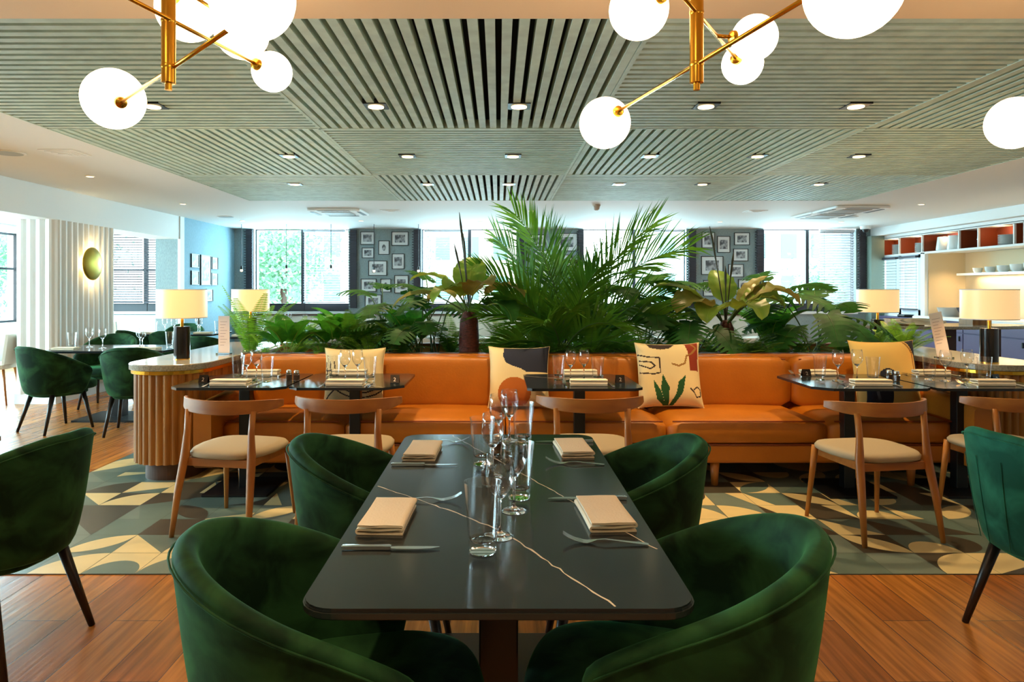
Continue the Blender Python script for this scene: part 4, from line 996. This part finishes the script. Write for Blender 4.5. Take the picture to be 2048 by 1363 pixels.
ysv = [7.7, 8.5, 9.3, 9.98, 10.18+.0, 10.94, 11.40, 12.39, 13.10, 13.79]
mb = MB().box(0, .34, 7.7, 13.79, 2.02, 2.055).box(0, .34, 7.7, 13.79, 2.36, 2.39)
for y in ysv: mb.box(0, .34, y-.018, y+.008, 2.05, 2.37)
for q in (mb,): q.v = [(x, y-10.7, z-2.2) for x, y, z in q.v]
mb.build('frame', M['white'], sh)
lin_ = MB()
for a, b in zip(ysv, ysv[1:]):
    lin_.box(.30, .335, a+.009-10.7, b-.019-10.7, 2.056-2.2, 2.359-2.2); lin_.box(.03, .33, a+.009-10.7, a+.016-10.7, 2.056-2.2, 2.359-2.2); lin_.box(.03, .33, b-.026-10.7, b-.019-10.7, 2.056-2.2, 2.359-2.2)
lin_.build('cubby_lining', M['cubby'], sh)
for y in (8.9, 9.6, 10.6, 11.9, 12.7, 13.4):
    d = bpy.data.lights.new('cubby_light', 'POINT'); d.energy = 1.2; d.color = (1, .6, .3); d.shadow_soft_size = .02
    o = bpy.data.objects.new('cubby_light', d); C.objects.link(o); o.location = (.12, y-10.7, .13); o.parent = sh
def stack(y, n, r, label, group='white plates stacked in the cubbies', x=XR+.17, z=2.056, cat='plate'):
    for i in range(n):
        o = MB().lathe([(0, 0), (r*.55, 0), (r*.6, .004), (r, .016), (r*1.01, .019), (r*.6, .009), (0, .007)], 28, cap=False).build('plate', M['white_gloss'], smooth='auto', loc=(x, y, z+i*.0175))
        tag(o, 'white plate, %s, in the %s' % ('bottom of the stack' if i == 0 else 'top of the stack' if i == n-1 else ['', 'second', 'third', 'fourth', 'fifth', 'sixth', 'seventh', 'eighth', 'ninth', 'tenth'][i]+' from the bottom', label), cat, group)
stack(13.35, 11, .135, 'farthest cubby'); stack(12.62, 10, .135, 'second cubby from the window'); stack(10.48, 9, .15, 'wide cubby at the right')
for i, (y, r) in enumerate(((12.02, .11), (11.72, .115), (11.50, .085))):
    tag(MB().lathe([(0, 0), (r*.95, 0), (r*1.0, .02), (r*.78, .24), (r*.74, .245), (r*.70, .24), (r*.9, .02), (0, .012)], 24, cap=False).build('white_vase', M['white_gloss'], smooth='auto', loc=(XR+.15, y, 2.056)), 'large white tapered jar in the third cubby, %s' % ['leftmost', 'middle', 'rightmost'][i], 'jar', 'white jars in the third cubby')
tag(MB().lathe([(0, 0), (.05, 0), (.012, .03), (.06, .08), (.09, .13), (.07, .19), (.066, .19), (.085, .13), (.055, .085), (0, .05)], 24, cap=False).build('glass_vase', M['glass'], smooth=True, loc=(XR+.16, 11.05, 2.056)), 'clear glass vase glinting in the narrow cubby', 'vase')
MBs = MB().box(XR+.44, XR+.72, 7.7, 12.10, 1.62, 1.66); tag(MBs.build('floating_shelf', M['white_gloss']), 'white floating shelf with bowls in the bar alcove', 'shelf')
d = bpy.data.lights.new('shelf_strip', 'AREA'); d.shape = 'RECTANGLE'; d.size = .03; d.size_y = 4; d.energy = 16; d.color = (1, .78, .5)
o = bpy.data.objects.new('shelf_strip', d); C.objects.link(o); o.location = (XR+.62, 9.9, 1.61)
spot(XR+.35, 11.9, 2.0, 10, WARM, 110)
mbw = MB().box(XR+.02, XR+.72, 7.6, 12.28, 2.03, 2.055); struct(mbw, 'trim_4', M['white'])
for i in range(9):
    y = 11.75-i*.30; r = .075+.010*min(i, 5); h_ = r*1.15
    tag(MB().lathe([(0, 0), (r*.6, 0), (r*.9, h_*.35), (r, h_), (r*.94, h_), (r*.84, h_*.35), (0, h_*.12)], 24, cap=False).build('white_bowl', M['white_gloss'], smooth='auto', loc=(XR+.57, y, 1.66)), 'white bowl on the alcove shelf, %s from its far left end' % ['first', 'second', 'third', 'fourth', 'fifth', 'sixth', 'seventh', 'eighth', 'ninth'][i], 'bowl', 'white bowls on the floating shelf')
# things on the counter
tag(MB().lathe([(0, 0), (.12, 0), (.2, .09), (.22, .16), (.21, .16), (.18, .09), (0, .02)], 28, cap=False).build('serving_bowl', mat('grey_bowl', '#a8a29a', .4), smooth='auto', loc=(XR+.25, 11.95, .90)), 'wide grey serving bowl on the counter of the bar alcove', 'bowl')
tag(MB().lathe([(0, 0), (.15, 0), (.22, .13), (.235, .17), (.22, .17), (.2, .12), (0, .02)], 28, cap=False).build('black_basket', mat('black_basket', '#26242a', .8, bump=(80, .8)), smooth='auto', loc=(XR+.28, 11.45, .90)), 'black woven basket on the bar counter beside the grey bowl', 'basket')
tag(MB().box(-.17, .17, -.12, .12, 0, .05).build('black_box', M['black'], loc=(XR+.0, 12.75, .86), bevel=.02), 'low black object on the counter under the side window', 'tray')
ht = empty('high_table', (5.15, 8.0, 0), 0, 'pale oval high table with dark wood legs near the bar', 'table')
MB().prism([(1.05*math.cos(2*PI*i/40), .42*math.sin(2*PI*i/40)) for i in range(40)], .93, .965).build('tabletop', M['terrazzo'], ht, bevel=.008)
for x in (-.55, .1, .62): MB().box(x-.07, x+.07, -.07, .07, 0, .93).build('leg', mat('dark_walnut', '#3a1c16', .5), ht)
for i, (x, y, w_, h_, lb) in enumerate(((4.75, 8.0, .34, .07, 'wooden tray of cutlery on the high table, left one'), (5.62, 8.05, .22, .06, 'wooden box on the right of the high table'))):
    e = empty('wooden_tray', (x, y, .965), 0, lb, 'tray'); m_ = M['flute_wood']
    MB().box(-w_/2, w_/2, -.12, .12, 0, .012).box(-w_/2, w_/2, -.12, -.108, .012, h_).box(-w_/2, w_/2, .108, .12, .012, h_).box(-w_/2, -w_/2+.012, -.108, .108, .012, h_).box(w_/2-.012, w_/2, -.108, .108, .012, h_).build('box', m_, e)
    MB().box(-w_/2+.02, w_/2-.02, -.09, .09, .012, h_-.01).build('contents', M['napkin'], e, bevel=.01)
tag(MB().loft([[(x+.2*math.cos(a), .1*math.sin(a)*(1-abs(x)), .045+.035*math.sin(a)*math.cos(x*4)) for a in [2*PI*i/12 for i in range(12)]] for x in (-.12, -.05, .0, .06, .12)]).build('bread_cloth', M['napkin'], smooth=True, loc=(4.80, 7.8, .967)), 'crumpled cream cloth lying on the high table', 'cloth')

# ================================================================ BACK ROOM SEATING AND TABLES
bq = empty('banquette', (-1.3, 13.45, 0), 0, 'long cream banquette under the back windows', 'banquette')
MB().box(-3.6, 6.5, -.35, .2, 0, .45).build('seat', M['grey_banq'], bq, bevel=.03); MB().box(-3.6, 6.5, .2, .33, 0, .86).build('backrest', M['grey_banq'], bq, bevel=.03); MB().box(-3.6, 6.5, .18, .335, .86, .885).build('top_rail', M['plinth'], bq)
bq = empty('banquette', (-7.6, 12.9, 0), 0, 'white banquette in the nook beyond the fluted column', 'banquette')
MB().box(-1.3, 1.7, -.35, .2, 0, .45).build('seat', M['white'], bq, bevel=.03); MB().box(-1.3, 1.7, .2, .33, 0, .88).build('backrest', M['white'], bq, bevel=.03)
def back_table(loc, w_, l_, label, rz=0):
    t = empty('dining_table', loc, rz, label, 'table', 'dark tables in the back of the restaurant')
    MB().prism(rrect(w_, l_, .08), .725, .75).build('tabletop', M['quartz'], t, bevel=.004); MB().box(-.06, .06, -.06, .06, .02, .725).build('pedestal', M['black'], t); MB().box(-.35, .35, -.28, .28, 0, .02).build('base_plate', M['black'], t)
BT = [((-4.08, 7.35, 0), 1.25, .8, 'dark table beside the fluted white column'), ((-4.55, 9.9, 0), 1.1, .8, 'dark table before the blue wall'), ((-3.1, 9.4, 0), 1.0, .8, 'dark table directly behind the menu card'), ((-4.0, 12.2, 0), 1.3, .75, 'dark table at the back left window'), ((-1.9, 12.3, 0), 1.1, .75, 'dark table at the banquette behind the ferns'), ((1.3, 12.0, 0), 1.2, .75, 'dark table at the banquette seen through the palm')]
for l_, a, b, lb in BT: back_table(l_, a, b, lb)
GB = 'green tub chairs in the back of the restaurant'
for x, y, rz, lb in ((-4.36, 6.72, -.45, 'dark green tub chair nearest the fluted column, back to the camera'), (-3.52, 6.62, .25, 'dark green tub chair right of the first, next to the fluted console'), (-4.62, 8.06, PI+.1, 'dark green tub chair on the far side of the column table'), 
                     (-4.84, 9.3, -.5, 'dark green tub chair left in the cluster behind the left lamp'), (-4.35, 9.15, .1, 'dark green tub chair behind the marble lamp base'), (-4.9, 10.6, PI+.2, 'dark green tub chair against the blue wall'), (-3.42, 8.15, -.1, 'large dark green tub chair between marble lamp and menu card'), (-2.75, 8.7, .15, 'dark green tub chair right of the menu card'), (-3.4, 11.5, .1, 'green tub chair at the back left window table'), (-1.7, 11.6, 0, 'green tub chair behind the left ferns'), (.9, 11.3, .2, 'green tub chair seen through the palm stems')):
    place(chair_t if False else chair_g, (x, y, 0), rz, lb, GB)
for ti, (l_, a, b, lb) in enumerate(BT):
    for i, dx in enumerate((-.38, -.3, -.12, .14, .22, .40)):
        x, y = l_[0]+dx*a, l_[1]+(.08 if i % 2 else -.06); pr = wine if i in (1, 2, 3, 4) else tum
        nm = ['left tumbler', 'first wine glass', 'second wine glass', 'third wine glass', 'fourth wine glass', 'right tumbler'][i]
        tw(pr, (x, y), i, '%s on the %s' % (nm, lb), 'glasses on the back tables')
    for i, dx in enumerate((-.34, .34)):
        tw(nap, (l_[0]+dx*a, l_[1]-.24*b/.8), PI/2, 'napkin on %s end of %s' % (('left', 'right')[i], lb), 'napkins on the back tables')
# pale chairs and table by the glazed left wall
def pale_chair(loc, rz, lb):
    e = empty('pale_chair', loc, rz, lb, 'chair', 'pale chairs by the glazed left wall')
    MB().prism(rrect(.48, .46, .12), .42, .48).build('seat', M['grey_banq'], e, bevel=.015)
    MB().loft([[(x*.24/.24*(1-.05*k_), -.2-.04*k_-.06*(1-(x/.24)**2)+o_, .48+.36*k_) for x, o_ in [(-.24, 0), (-.12, 0), (0, 0), (.12, 0), (.24, 0), (.24, .03), (.12, .03), (0, .03), (-.12, .03), (-.24, .03)]] for k_ in (0, .5, 1)]).build('backrest', M['grey_banq'], e, smooth='auto')
    for sx in (-1, 1):
        for sy in (-1, 1): MB().tube([(sx*.18, sy*.17, .42), (sx*.23, sy*.22, 0)], [.016, .011], 8).build('leg', M['oak'], e, smooth=True)
pale_chair((-6.15, 8.3, 0), PI/2+.3, 'pale upholstered chair at the left edge behind the column'); pale_chair((-6.6, 11.6, 0), 0, 'pale chair in the nook beyond the column')
back_table((-7.1, 8.6, 0), .9, .8, 'dark table by the glazed left wall at the edge')
back_table((-2.87, 4.4, 0), .8, 1.2, 'dark table corner cut off by the left edge') if False else None
# ================================================================ PLANTS
rnd = random.Random(11)
def curve3(base, az, up, L_, droop, n=10):
    """points of an arching stem: starts at elevation `up`, bends down by `droop` radians over its length"""
    p = Vector(base); out = [p.copy()]; st = L_/n
    for i in range(n):
        el = up-droop*((i+.5)/n)**1.3; d = Vector((math.cos(el)*math.cos(az), math.cos(el)*math.sin(az), math.sin(el))); p = p+d*st; out.append(p.copy())
    return out
def blade(mb, pts, width, prof, fold=.25, mi=0, wave=0, roll=0, rib=None):
    n = len(pts)-1; vs = []
    for i, p in enumerate(pts):
        d = (pts[min(n, i+1)]-pts[max(0, i-1)]).normalized(); a = d.cross(Vector((0, 0, 1)))
        a = a.normalized() if a.length > .05 else Vector((1, 0, 0)); u = a.cross(d).normalized()
        if roll: a, u = a*math.cos(roll)+u*math.sin(roll), u*math.cos(roll)-a*math.sin(roll)
        w_ = width*prof(i/n); wv = wave*math.sin(i*2.1)*w_
        vs += [p-a*w_+u*(fold*w_+wv), p-a*w_*.5+u*(fold*w_*.42+wv*.3), p, p+a*w_*.5+u*(fold*w_*.42-wv*.3), p+a*w_+u*(fold*w_-wv)]
    fs = []
    for i in range(n):
        for k_ in range(4): fs.append((i*5+k_, i*5+k_+1, i*5+k_+6, i*5+k_+5))
    mb.add(vs, fs, mi)
    if rib is not None: mb.tube([p-Vector((0, 0, .002)) for p in pts], [max(.001, width*.035*(1-i/n*.8)) for i in range(n+1)], 5, rib)
lance = lambda t: max(.02, math.sin(PI*min(1, t**.62))**.8) if t < 1 else .01
oval = lambda t: max(.01, math.sin(PI*t**.75)**.65) if 0 < t < 1 else .01
def fern(loc, n, L_, m, label, spread=1.0, group='bushy ferns in the planter', up0=.5):
    e = empty('fern', loc, 0, label, 'plant', group)
    for k_ in range(n):
        az = 2*PI*k_/n+rnd.uniform(-.3, .3); up = rnd.uniform(up0, 1.4); ln = L_*rnd.uniform(.9, 1.3)
        pts = curve3((rnd.uniform(-.03, .03), rnd.uniform(-.03, .03), 0), az, up, ln, rnd.uniform(.7, 1.5)*spread, 34); mb = MB(); mb.tube(pts, [.0022*(1-.7*i/34) for i in range(35)], 4, 1)
        for i in range(3, 34):
            p = pts[i]; d = (pts[i+1]-pts[i-1]).normalized(); a = d.cross(Vector((0, 0, 1))).normalized(); t = i/34; pl_ = ln*.155*math.sin(PI*(t*.85+.1))**.8; wd = ln/34*.34
            for s in (-1, 1):
                q = a*s*pl_+d*pl_*.25-Vector((0, 0, pl_*.18)); z_ = Vector((0, 0, .15*wd))
                mb.add([p-d*wd*.6, p+q*.5-d*wd+z_, p+q, p+q*.5+d*wd+z_, p+d*wd*.6], [(0, 1, 2, 3, 4)], 0)
        mb.build('frond', [m, M['stem']], e)
    return e
def calathea(loc, n, L_, label):
    e = empty('broad_leaf_plant', loc, 0, label, 'plant', 'low broad leaved plants in the planter')
    for k_ in range(n):
        az = 2*PI*k_/n+rnd.uniform(-.3, .3); up = rnd.uniform(.9, 1.4); pet = curve3((0, 0, 0), az, up, L_*.5, .2, 5); q = curve3(pet[-1], az, up-.25, L_*rnd.uniform(.8, 1), .9, 10)
        mb = MB().tube(pet, .003, 5, 1); blade(mb, q, L_*.24, oval, .3, 0, rib=1); mb.build('leaf', [M['leaf_cal'], M['leaf_rib']], e, smooth=True)
def monstera_leaf(mb, base, az, el, size, droop=.8, roll=0):
    pts = curve3(base, az, el, size, droop, 16)
    n = 16; fr = []
    for i, p in enumerate(pts):
        d = (pts[min(n, i+1)]-pts[max(0, i-1)]).normalized(); a = d.cross(Vector((0, 0, 1))).normalized(); u = a.cross(d).normalized()
        if roll: a, u = a*math.cos(roll)+u*math.sin(roll), u*math.cos(roll)-a*math.sin(roll)
        fr.append((p, d, a, u))
    W = lambda t: size*.52*(max(0, math.sin(PI*(t*.80+.17)))**.7)*(1 if t < 1 else 0)
    def P(t, s, k_):
        i = min(n-1, int(t*n)); f = t*n-i; p = fr[i][0].lerp(fr[min(n, i+1)][0], f); _, d, a, u = fr[i]
        w_ = W(t)*k_; return p+a*s*w_+d*w_*.28+u*(w_*.22-(w_**2)*1.3/size*.6)
    for s in (-1, 1):
        for j in range(7):
            t0, t1 = j/7, (j+1)/7; g = .028; a0, a1 = t0, t1; b0, b1 = t0+g+.01*(j > 0), t1-g
            ring = [P(a0, s, 0), P(a0, s, .42), P(lerp(b0, a0, .3), s, .6), P(b0+.01, s, .85), P(b0+.02, s, .97), P((b0+b1)/2, s, 1.03), P(b1-.01, s, .97), P(b1, s, .85), P(lerp(b1, a1, .3), s, .6), P(a1, s, .42), P(a1, s, 0)]
            mb.add(ring, [(0, 1, 9, 10), (1, 2, 8, 9), (2, 3, 7, 8), (3, 4, 5, 6, 7)], 0)
    # heart lobes behind the stalk
    for s in (-1, 1):
        p, d, a, u = fr[0]; c_ = size*.16; L2 = [p, P(0, s, .42), P(0.01, s, .85), p+a*s*size*.3-d*c_*.7+u*.01, p+a*s*size*.17-d*c_*1.1, p+a*s*size*.05-d*c_*.6]
        mb.add(L2, [(0, 1, 2, 3), (0, 3, 4, 5)], 0)
    mb.tube(pts[:-1], [.004*(1-.8*i/n) for i in range(n)], 5, 1)
def monstera(loc, specs, label):
    e = empty('monstera', loc, 0, label, 'plant', 'split leaf plants in the planter')
    for az, up, pl_, el, size in specs:
        pl_ *= 1.3; size *= .95; up = min(1.5, up+.12); pet = curve3((rnd.uniform(-.04, .04), rnd.uniform(-.04, .04), 0), az, up, pl_, .45, 8); mb = MB().tube(pet, .0055, 6, 1)
        monstera_leaf(mb, pet[-1], az+rnd.uniform(-.2, .2), el, size, .9, rnd.uniform(-.3, .3)); mb.build('leaf', [M['leaf_monstera'], M['stem']], e, smooth=True)
    return e
def palm(loc, fronds, label, wleaf=.010):
    e = empty('palm', loc, 0, label, 'plant')
    for az, up, L_, dr, full in fronds:
        L_ *= .95
        n = 46; roll = abs(math.cos(az))*(1.1 if math.cos(az) > 0 else -1.1)*rnd.uniform(.7, 1.1); pts = curve3((rnd.uniform(-.06, .06), rnd.uniform(-.06, .06), 0), az, up, L_, dr, n); mb = MB().tube(pts, [.008*(1-.85*i/n) for i in range(n+1)], 6, 1)
        for i in range(10, n+1):
            t = (i-10)/(n-10); p = pts[i]; d = (pts[min(n, i+1)]-pts[i-1]).normalized(); a = d.cross(Vector((0, 0, 1)))
            a = a.normalized() if a.length > .1 else Vector((1, 0, 0)); u = a.cross(d); a, u = a*math.cos(roll)+u*math.sin(roll), u*math.cos(roll)-a*math.sin(roll)
            ll = .33*full*(.55+.6*math.sin(PI*min(1, t*.75+.15))); w_ = wleaf
            for s in (-1, 1):
                ang = lerp(.95, .35, t)+rnd.uniform(-.1, .1); dr_ = (a*s*math.sin(ang)+d*math.cos(ang)+u*rnd.uniform(.1, .4)).normalized()
                m1 = p+dr_*ll*.45; tip = p+dr_*ll-Vector((0, 0, ll*rnd.uniform(.02, .2))); cr = dr_.cross(u).normalized()*w_
                mb.add([p-cr*.5, p+cr*.5, m1+cr, m1-cr, tip], [(0, 1, 2, 3), (3, 2, 4)], 0)
        mb.build('frond', [M['leaf_palm'], M['stem']], e)
def trunk_plant(loc, leaves, stalks, label, th=.42, tr=.085):
    e = empty('trunk_plant', loc, 0, label, 'plant', 'large leaved plants with fibrous trunks')
    MB().lathe([(tr*.95, 0), (tr, .06), (tr*.98, th*.5), (tr*.9, th*.8), (tr*.6, th*.96), (tr*.3, th)], 20).build('trunk', M['trunk'], e, smooth=True)
    for az, up, L_, w_, dr, mt, rl in leaves:
        L_ *= .86; w_ *= 1.12; pet = curve3((rnd.uniform(-.03, .03), rnd.uniform(-.03, .03), th-.04), az, up, L_*.36, .15, 6); q = curve3(pet[-1], az+rnd.uniform(-.1, .1), up-.2, L_*.68, dr, 14)
        mb = MB().tube(pet, [.011-.0009*i for i in range(7)], 6, 1); blade(mb, q, w_, oval, .32, 0, wave=.10, roll=rl, rib=2); mb.build('leaf', [mt, M['stem'], M['leaf_rib']], e, smooth=True)
    for az, up, L_ in stalks:
        p = curve3((0, 0, th-.04), az, up, L_, .05, 8); mb = MB().tube(p, [.005]*6+[.010, .011, .002], 6); mb.build('flower_stalk', M['stalk'], e, smooth=True)
SZ = .78
def gp(px, Y): return ((px-CX)*Y/F, Y, SZ)
B_, O_ = M['leaf_broad'], M['leaf_olive']
# fern and low plants, left to right
fern(gp(530, 5.74), 14, .22, M['leaf_fern'], 'light green fern at the left end of the planter'); fern(gp(500, 6.05), 9, .55, M['leaf_fern'], 'upright light fern frond tuft behind the leftmost fern', .5, up0=1.0)
calathea(gp(575, 5.78), 10, .34, 'striped broad leaved plant between the leftmost fern and the next ferns')
fern(gp(645, 5.76), 14, .26, M['leaf_fern'], 'light green fern hanging over the planter edge by the left pillow')
calathea(gp(668, 5.92), 9, .36, 'striped broad leaved plant above the left pillow')
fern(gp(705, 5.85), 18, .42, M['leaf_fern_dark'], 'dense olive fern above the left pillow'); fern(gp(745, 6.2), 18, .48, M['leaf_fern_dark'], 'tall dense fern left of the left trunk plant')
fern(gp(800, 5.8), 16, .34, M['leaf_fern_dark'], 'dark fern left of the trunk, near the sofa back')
calathea(gp(820, 6.1), 10, .40, 'taller broad leaved plant left of the left trunk plant')
monstera(gp(835, 5.9), [(2.6, 1.2, .38, .3, .34), (3.4, .9, .34, .1, .30), (-1.9, 1.1, .26, -.1, .30), (-1.2, 1.2, .28, 0, .28), (.6, 1.2, .36, .3, .32), (1.6, 1.4, .46, .4, .32), (-2.6, .9, .26, -.3, .28)], 'dark split leaf plant left of the left trunk')
trunk_plant(gp(938, 5.72), [(2.95, 1.05, .80, .072, 1.5, B_, 0), (PI-.1, .62, .86, .05, 1.5, O_, .3), (2.6, .9, .62, .065, 1.9, O_, 0), (-2.0, 1.25, .56, .10, 2.0, B_, .2), (1.4, 1.42, .66, .13, .7, B_, .0), (-1.0, 1.15, .60, .12, 1.6, O_, -.2), (-.3, .95, .68, .10, 1.8, O_, 0), (.1, .62, .84, .05, 1.1, B_, .2), (-.7, .55, .60, .13, 1.9, M['leaf_monstera'], 0), (3.9, 1.0, .62, .085, 2.3, B_, 0)],
            [(2.4, 1.46, .88), (2.9, 1.38, .62), (PI, 1.52, .7)], 'large leaved plant with fibrous brown trunk left of the palm')
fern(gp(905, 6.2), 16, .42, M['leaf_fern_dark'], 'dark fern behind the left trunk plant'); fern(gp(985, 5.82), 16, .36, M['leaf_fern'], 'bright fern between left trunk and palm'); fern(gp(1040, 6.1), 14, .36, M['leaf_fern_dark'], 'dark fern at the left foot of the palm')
fr = []
for az, up, L_, dr, f in [(PI, 1.50, 1.42, .62, 1.25), (2.6, 1.5, 1.18, .12, 1.15), (PI-.2, 1.28, 1.28, .5, 1.1), (PI+.1, 1.12, 1.12, .75, 1.1), (PI+.4, .9, .95, 1.0, 1), (.05, 1.12, 1.62, .95, 1.35), (-.1, 1.2, 1.5, .55, 1.3), (.2, .98, 1.15, 1.0, 1.2), (-.35, .8, 1.05, 1.0, 1.1), (.6, 1.25, 1.3, .6, 1.2), (1.6, 1.3, 1.1, .7, 1.1), (-1.5, 1.1, .85, 1.2, 1), (-1.9, 1.0, .85, 1.3, 1), (-1.0, .95, .9, 1.3, 1), (-2.4, 1.15, .9, 1.0, 1), (2.2, 1.2, 1.1, .8, 1.1), (.9, 1.0, 1.0, .9, 1), (3.6, .6, .75, .9, .9), (-.6, .6, .8, 1.0, .9), (-1.2, 1.35, 1.0, .9, 1)]:
    fr.append((az, up, L_, dr, f))
palm(gp(1125, 5.98), fr, 'tall feathery palm in the middle of the planter reaching the ceiling')
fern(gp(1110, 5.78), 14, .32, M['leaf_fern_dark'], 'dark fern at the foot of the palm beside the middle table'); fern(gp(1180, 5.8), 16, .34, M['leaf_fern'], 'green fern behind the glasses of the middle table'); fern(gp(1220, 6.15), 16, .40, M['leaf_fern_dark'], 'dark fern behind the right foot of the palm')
monstera(gp(1290, 6.1), [(2.9, 1.25, .50, .35, .42), (2.4, 1.0, .40, .2, .38), (1.2, 1.4, .55, .45, .40), (.4, 1.25, .52, .35, .42), (.0, 1.0, .46, .1, .40), (-.8, 1.15, .42, -.1, .38), (-1.5, 1.2, .40, -.2, .40), (-2.2, 1.1, .40, -.1, .38), (-2.8, .8, .34, -.2, .34), (-1.2, .8, .30, -.5, .34), (.9, .8, .45, .2, .36)], 'dark split leaf plant right of the palm')
fern(gp(1265, 5.78), 16, .34, M['leaf_fern_dark'], 'dark fern behind the pillow with green leaves'); fern(gp(1350, 5.85), 16, .38, M['leaf_fern_dark'], 'dark fern right of the pillow with green leaves')
monstera(gp(1385, 5.9), [(2.8, 1.1, .36, .1, .34), (-1.8, 1.1, .30, -.3, .34), (1.5, 1.3, .46, .3, .36), (-1.1, 1.0, .26, -.3, .32)], 'smaller split leaf plant left of the right trunk')
trunk_plant(gp(1452, 5.78), [(PI-.1, .92, .82, .075, 1.0, B_, .1), (PI+.35, .85, .66, .15, 1.8, O_, .25), (1.6, 1.42, .62, .11, .7, B_, 0), (.35, 1.05, .72, .075, .6, O_, 0), (-.25, .95, .66, .15, 1.9, B_, -.25), (.05, .85, .92, .12, 1.7, O_, -.2), (-1.2, .85, .58, .13, 2.1, B_, 0), (.25, .70, 1.0, .035, 1.6, M['leaf_monstera'], 0), (-2.2, .8, .55, .12, 2.2, B_, 0)],
            [(2.2, 1.40, .86), (1.6, 1.56, .5), (.5, 1.45, .62)], 'large leaved plant with fibrous trunk right of the pillow with green leaves', .34, .07)
fern(gp(1430, 6.2), 16, .42, M['leaf_fern_dark'], 'dark fern behind the right trunk plant'); fern(gp(1500, 5.8), 16, .36, M['leaf_fern_dark'], 'dark fern right of the right trunk'); fern(gp(1560, 5.95), 14, .36, M['leaf_fern'], 'green fern left of the right split leaf plant')
calathea(gp(1540, 6.2), 10, .42, 'broad leaved plant behind the right trunk plant')
monstera(gp(1630, 5.95), [(2.6, 1.2, .42, .3, .38), (1.4, 1.4, .44, .4, .40), (.5, 1.15, .40, .2, .42), (-.2, .95, .36, -.1, .46), (-.8, 1.0, .32, -.4, .42), (-1.6, 1.15, .34, -.4, .38), (-2.4, .9, .30, -.2, .34), (3.2, .9, .34, .0, .32)], 'dark glossy split leaf plant at the right part of the planter')
fern(gp(1600, 5.76), 14, .32, M['leaf_fern_dark'], 'dark fern near the sofa seam left of the right pillow'); fern(gp(1680, 5.8), 14, .32, M['leaf_fern_dark'], 'dark fern at the foot of the right split leaf plant')
fern(gp(1750, 5.85), 34, .27, M['leaf_fern'], 'bright green fern above the yellowish pillow', .8); fern(gp(1800, 6.1), 26, .33, M['leaf_fern'], 'bright green fern at the right end of the planter', .8)

monstera(gp(1225, 6.3), [(2.9, 1.3, .62, .4, .40), (2.0, 1.35, .66, .5, .38), (.8, 1.35, .62, .4, .42), (-.2, 1.2, .56, .2, .40), (-1.2, 1.3, .5, .0, .38), (-2.2, 1.1, .45, -.1, .36)], 'tall dark split leaf plant right behind the palm')
monstera(gp(775, 6.25), [(2.8, 1.25, .46, .4, .34), (1.8, 1.35, .50, .4, .32), (.6, 1.3, .46, .4, .34), (-.6, 1.2, .44, .1, .32), (-1.8, 1.2, .40, .0, .32)], 'split leaf plant behind the dense fern, below the lowest left picture')
monstera(gp(1530, 6.3), [(2.8, 1.2, .52, .4, .40), (1.2, 1.35, .56, .5, .38), (.2, 1.2, .52, .3, .42), (-.9, 1.2, .46, .0, .40), (-2.0, 1.1, .42, .0, .38)], 'split leaf plant behind the right trunk plant')
calathea(gp(690, 6.2), 10, .40, 'taller broad leaved plant behind the olive fern')
fern(gp(1010, 6.3), 14, .50, M['leaf_fern_dark'], 'tall dark fern behind the palm foot, left side')

fern(gp(735, 5.72), 22, .30, M['leaf_fern'], 'light fern right above the left pillow, touching the sofa back'); fern(gp(600, 6.25), 18, .40, M['leaf_fern'], 'light fern behind the leftmost striped plant')
monstera(gp(870, 6.2), [(2.8, 1.3, .50, .4, .36), (1.9, 1.4, .56, .5, .34), (-2.0, 1.25, .42, 0, .36), (-1.0, 1.2, .40, 0, .34), (.4, 1.3, .48, .3, .34)], 'tall split leaf plant just behind the left trunk')
fern(gp(1470, 5.72), 16, .26, M['leaf_fern'], 'small green fern at the foot of the right trunk')
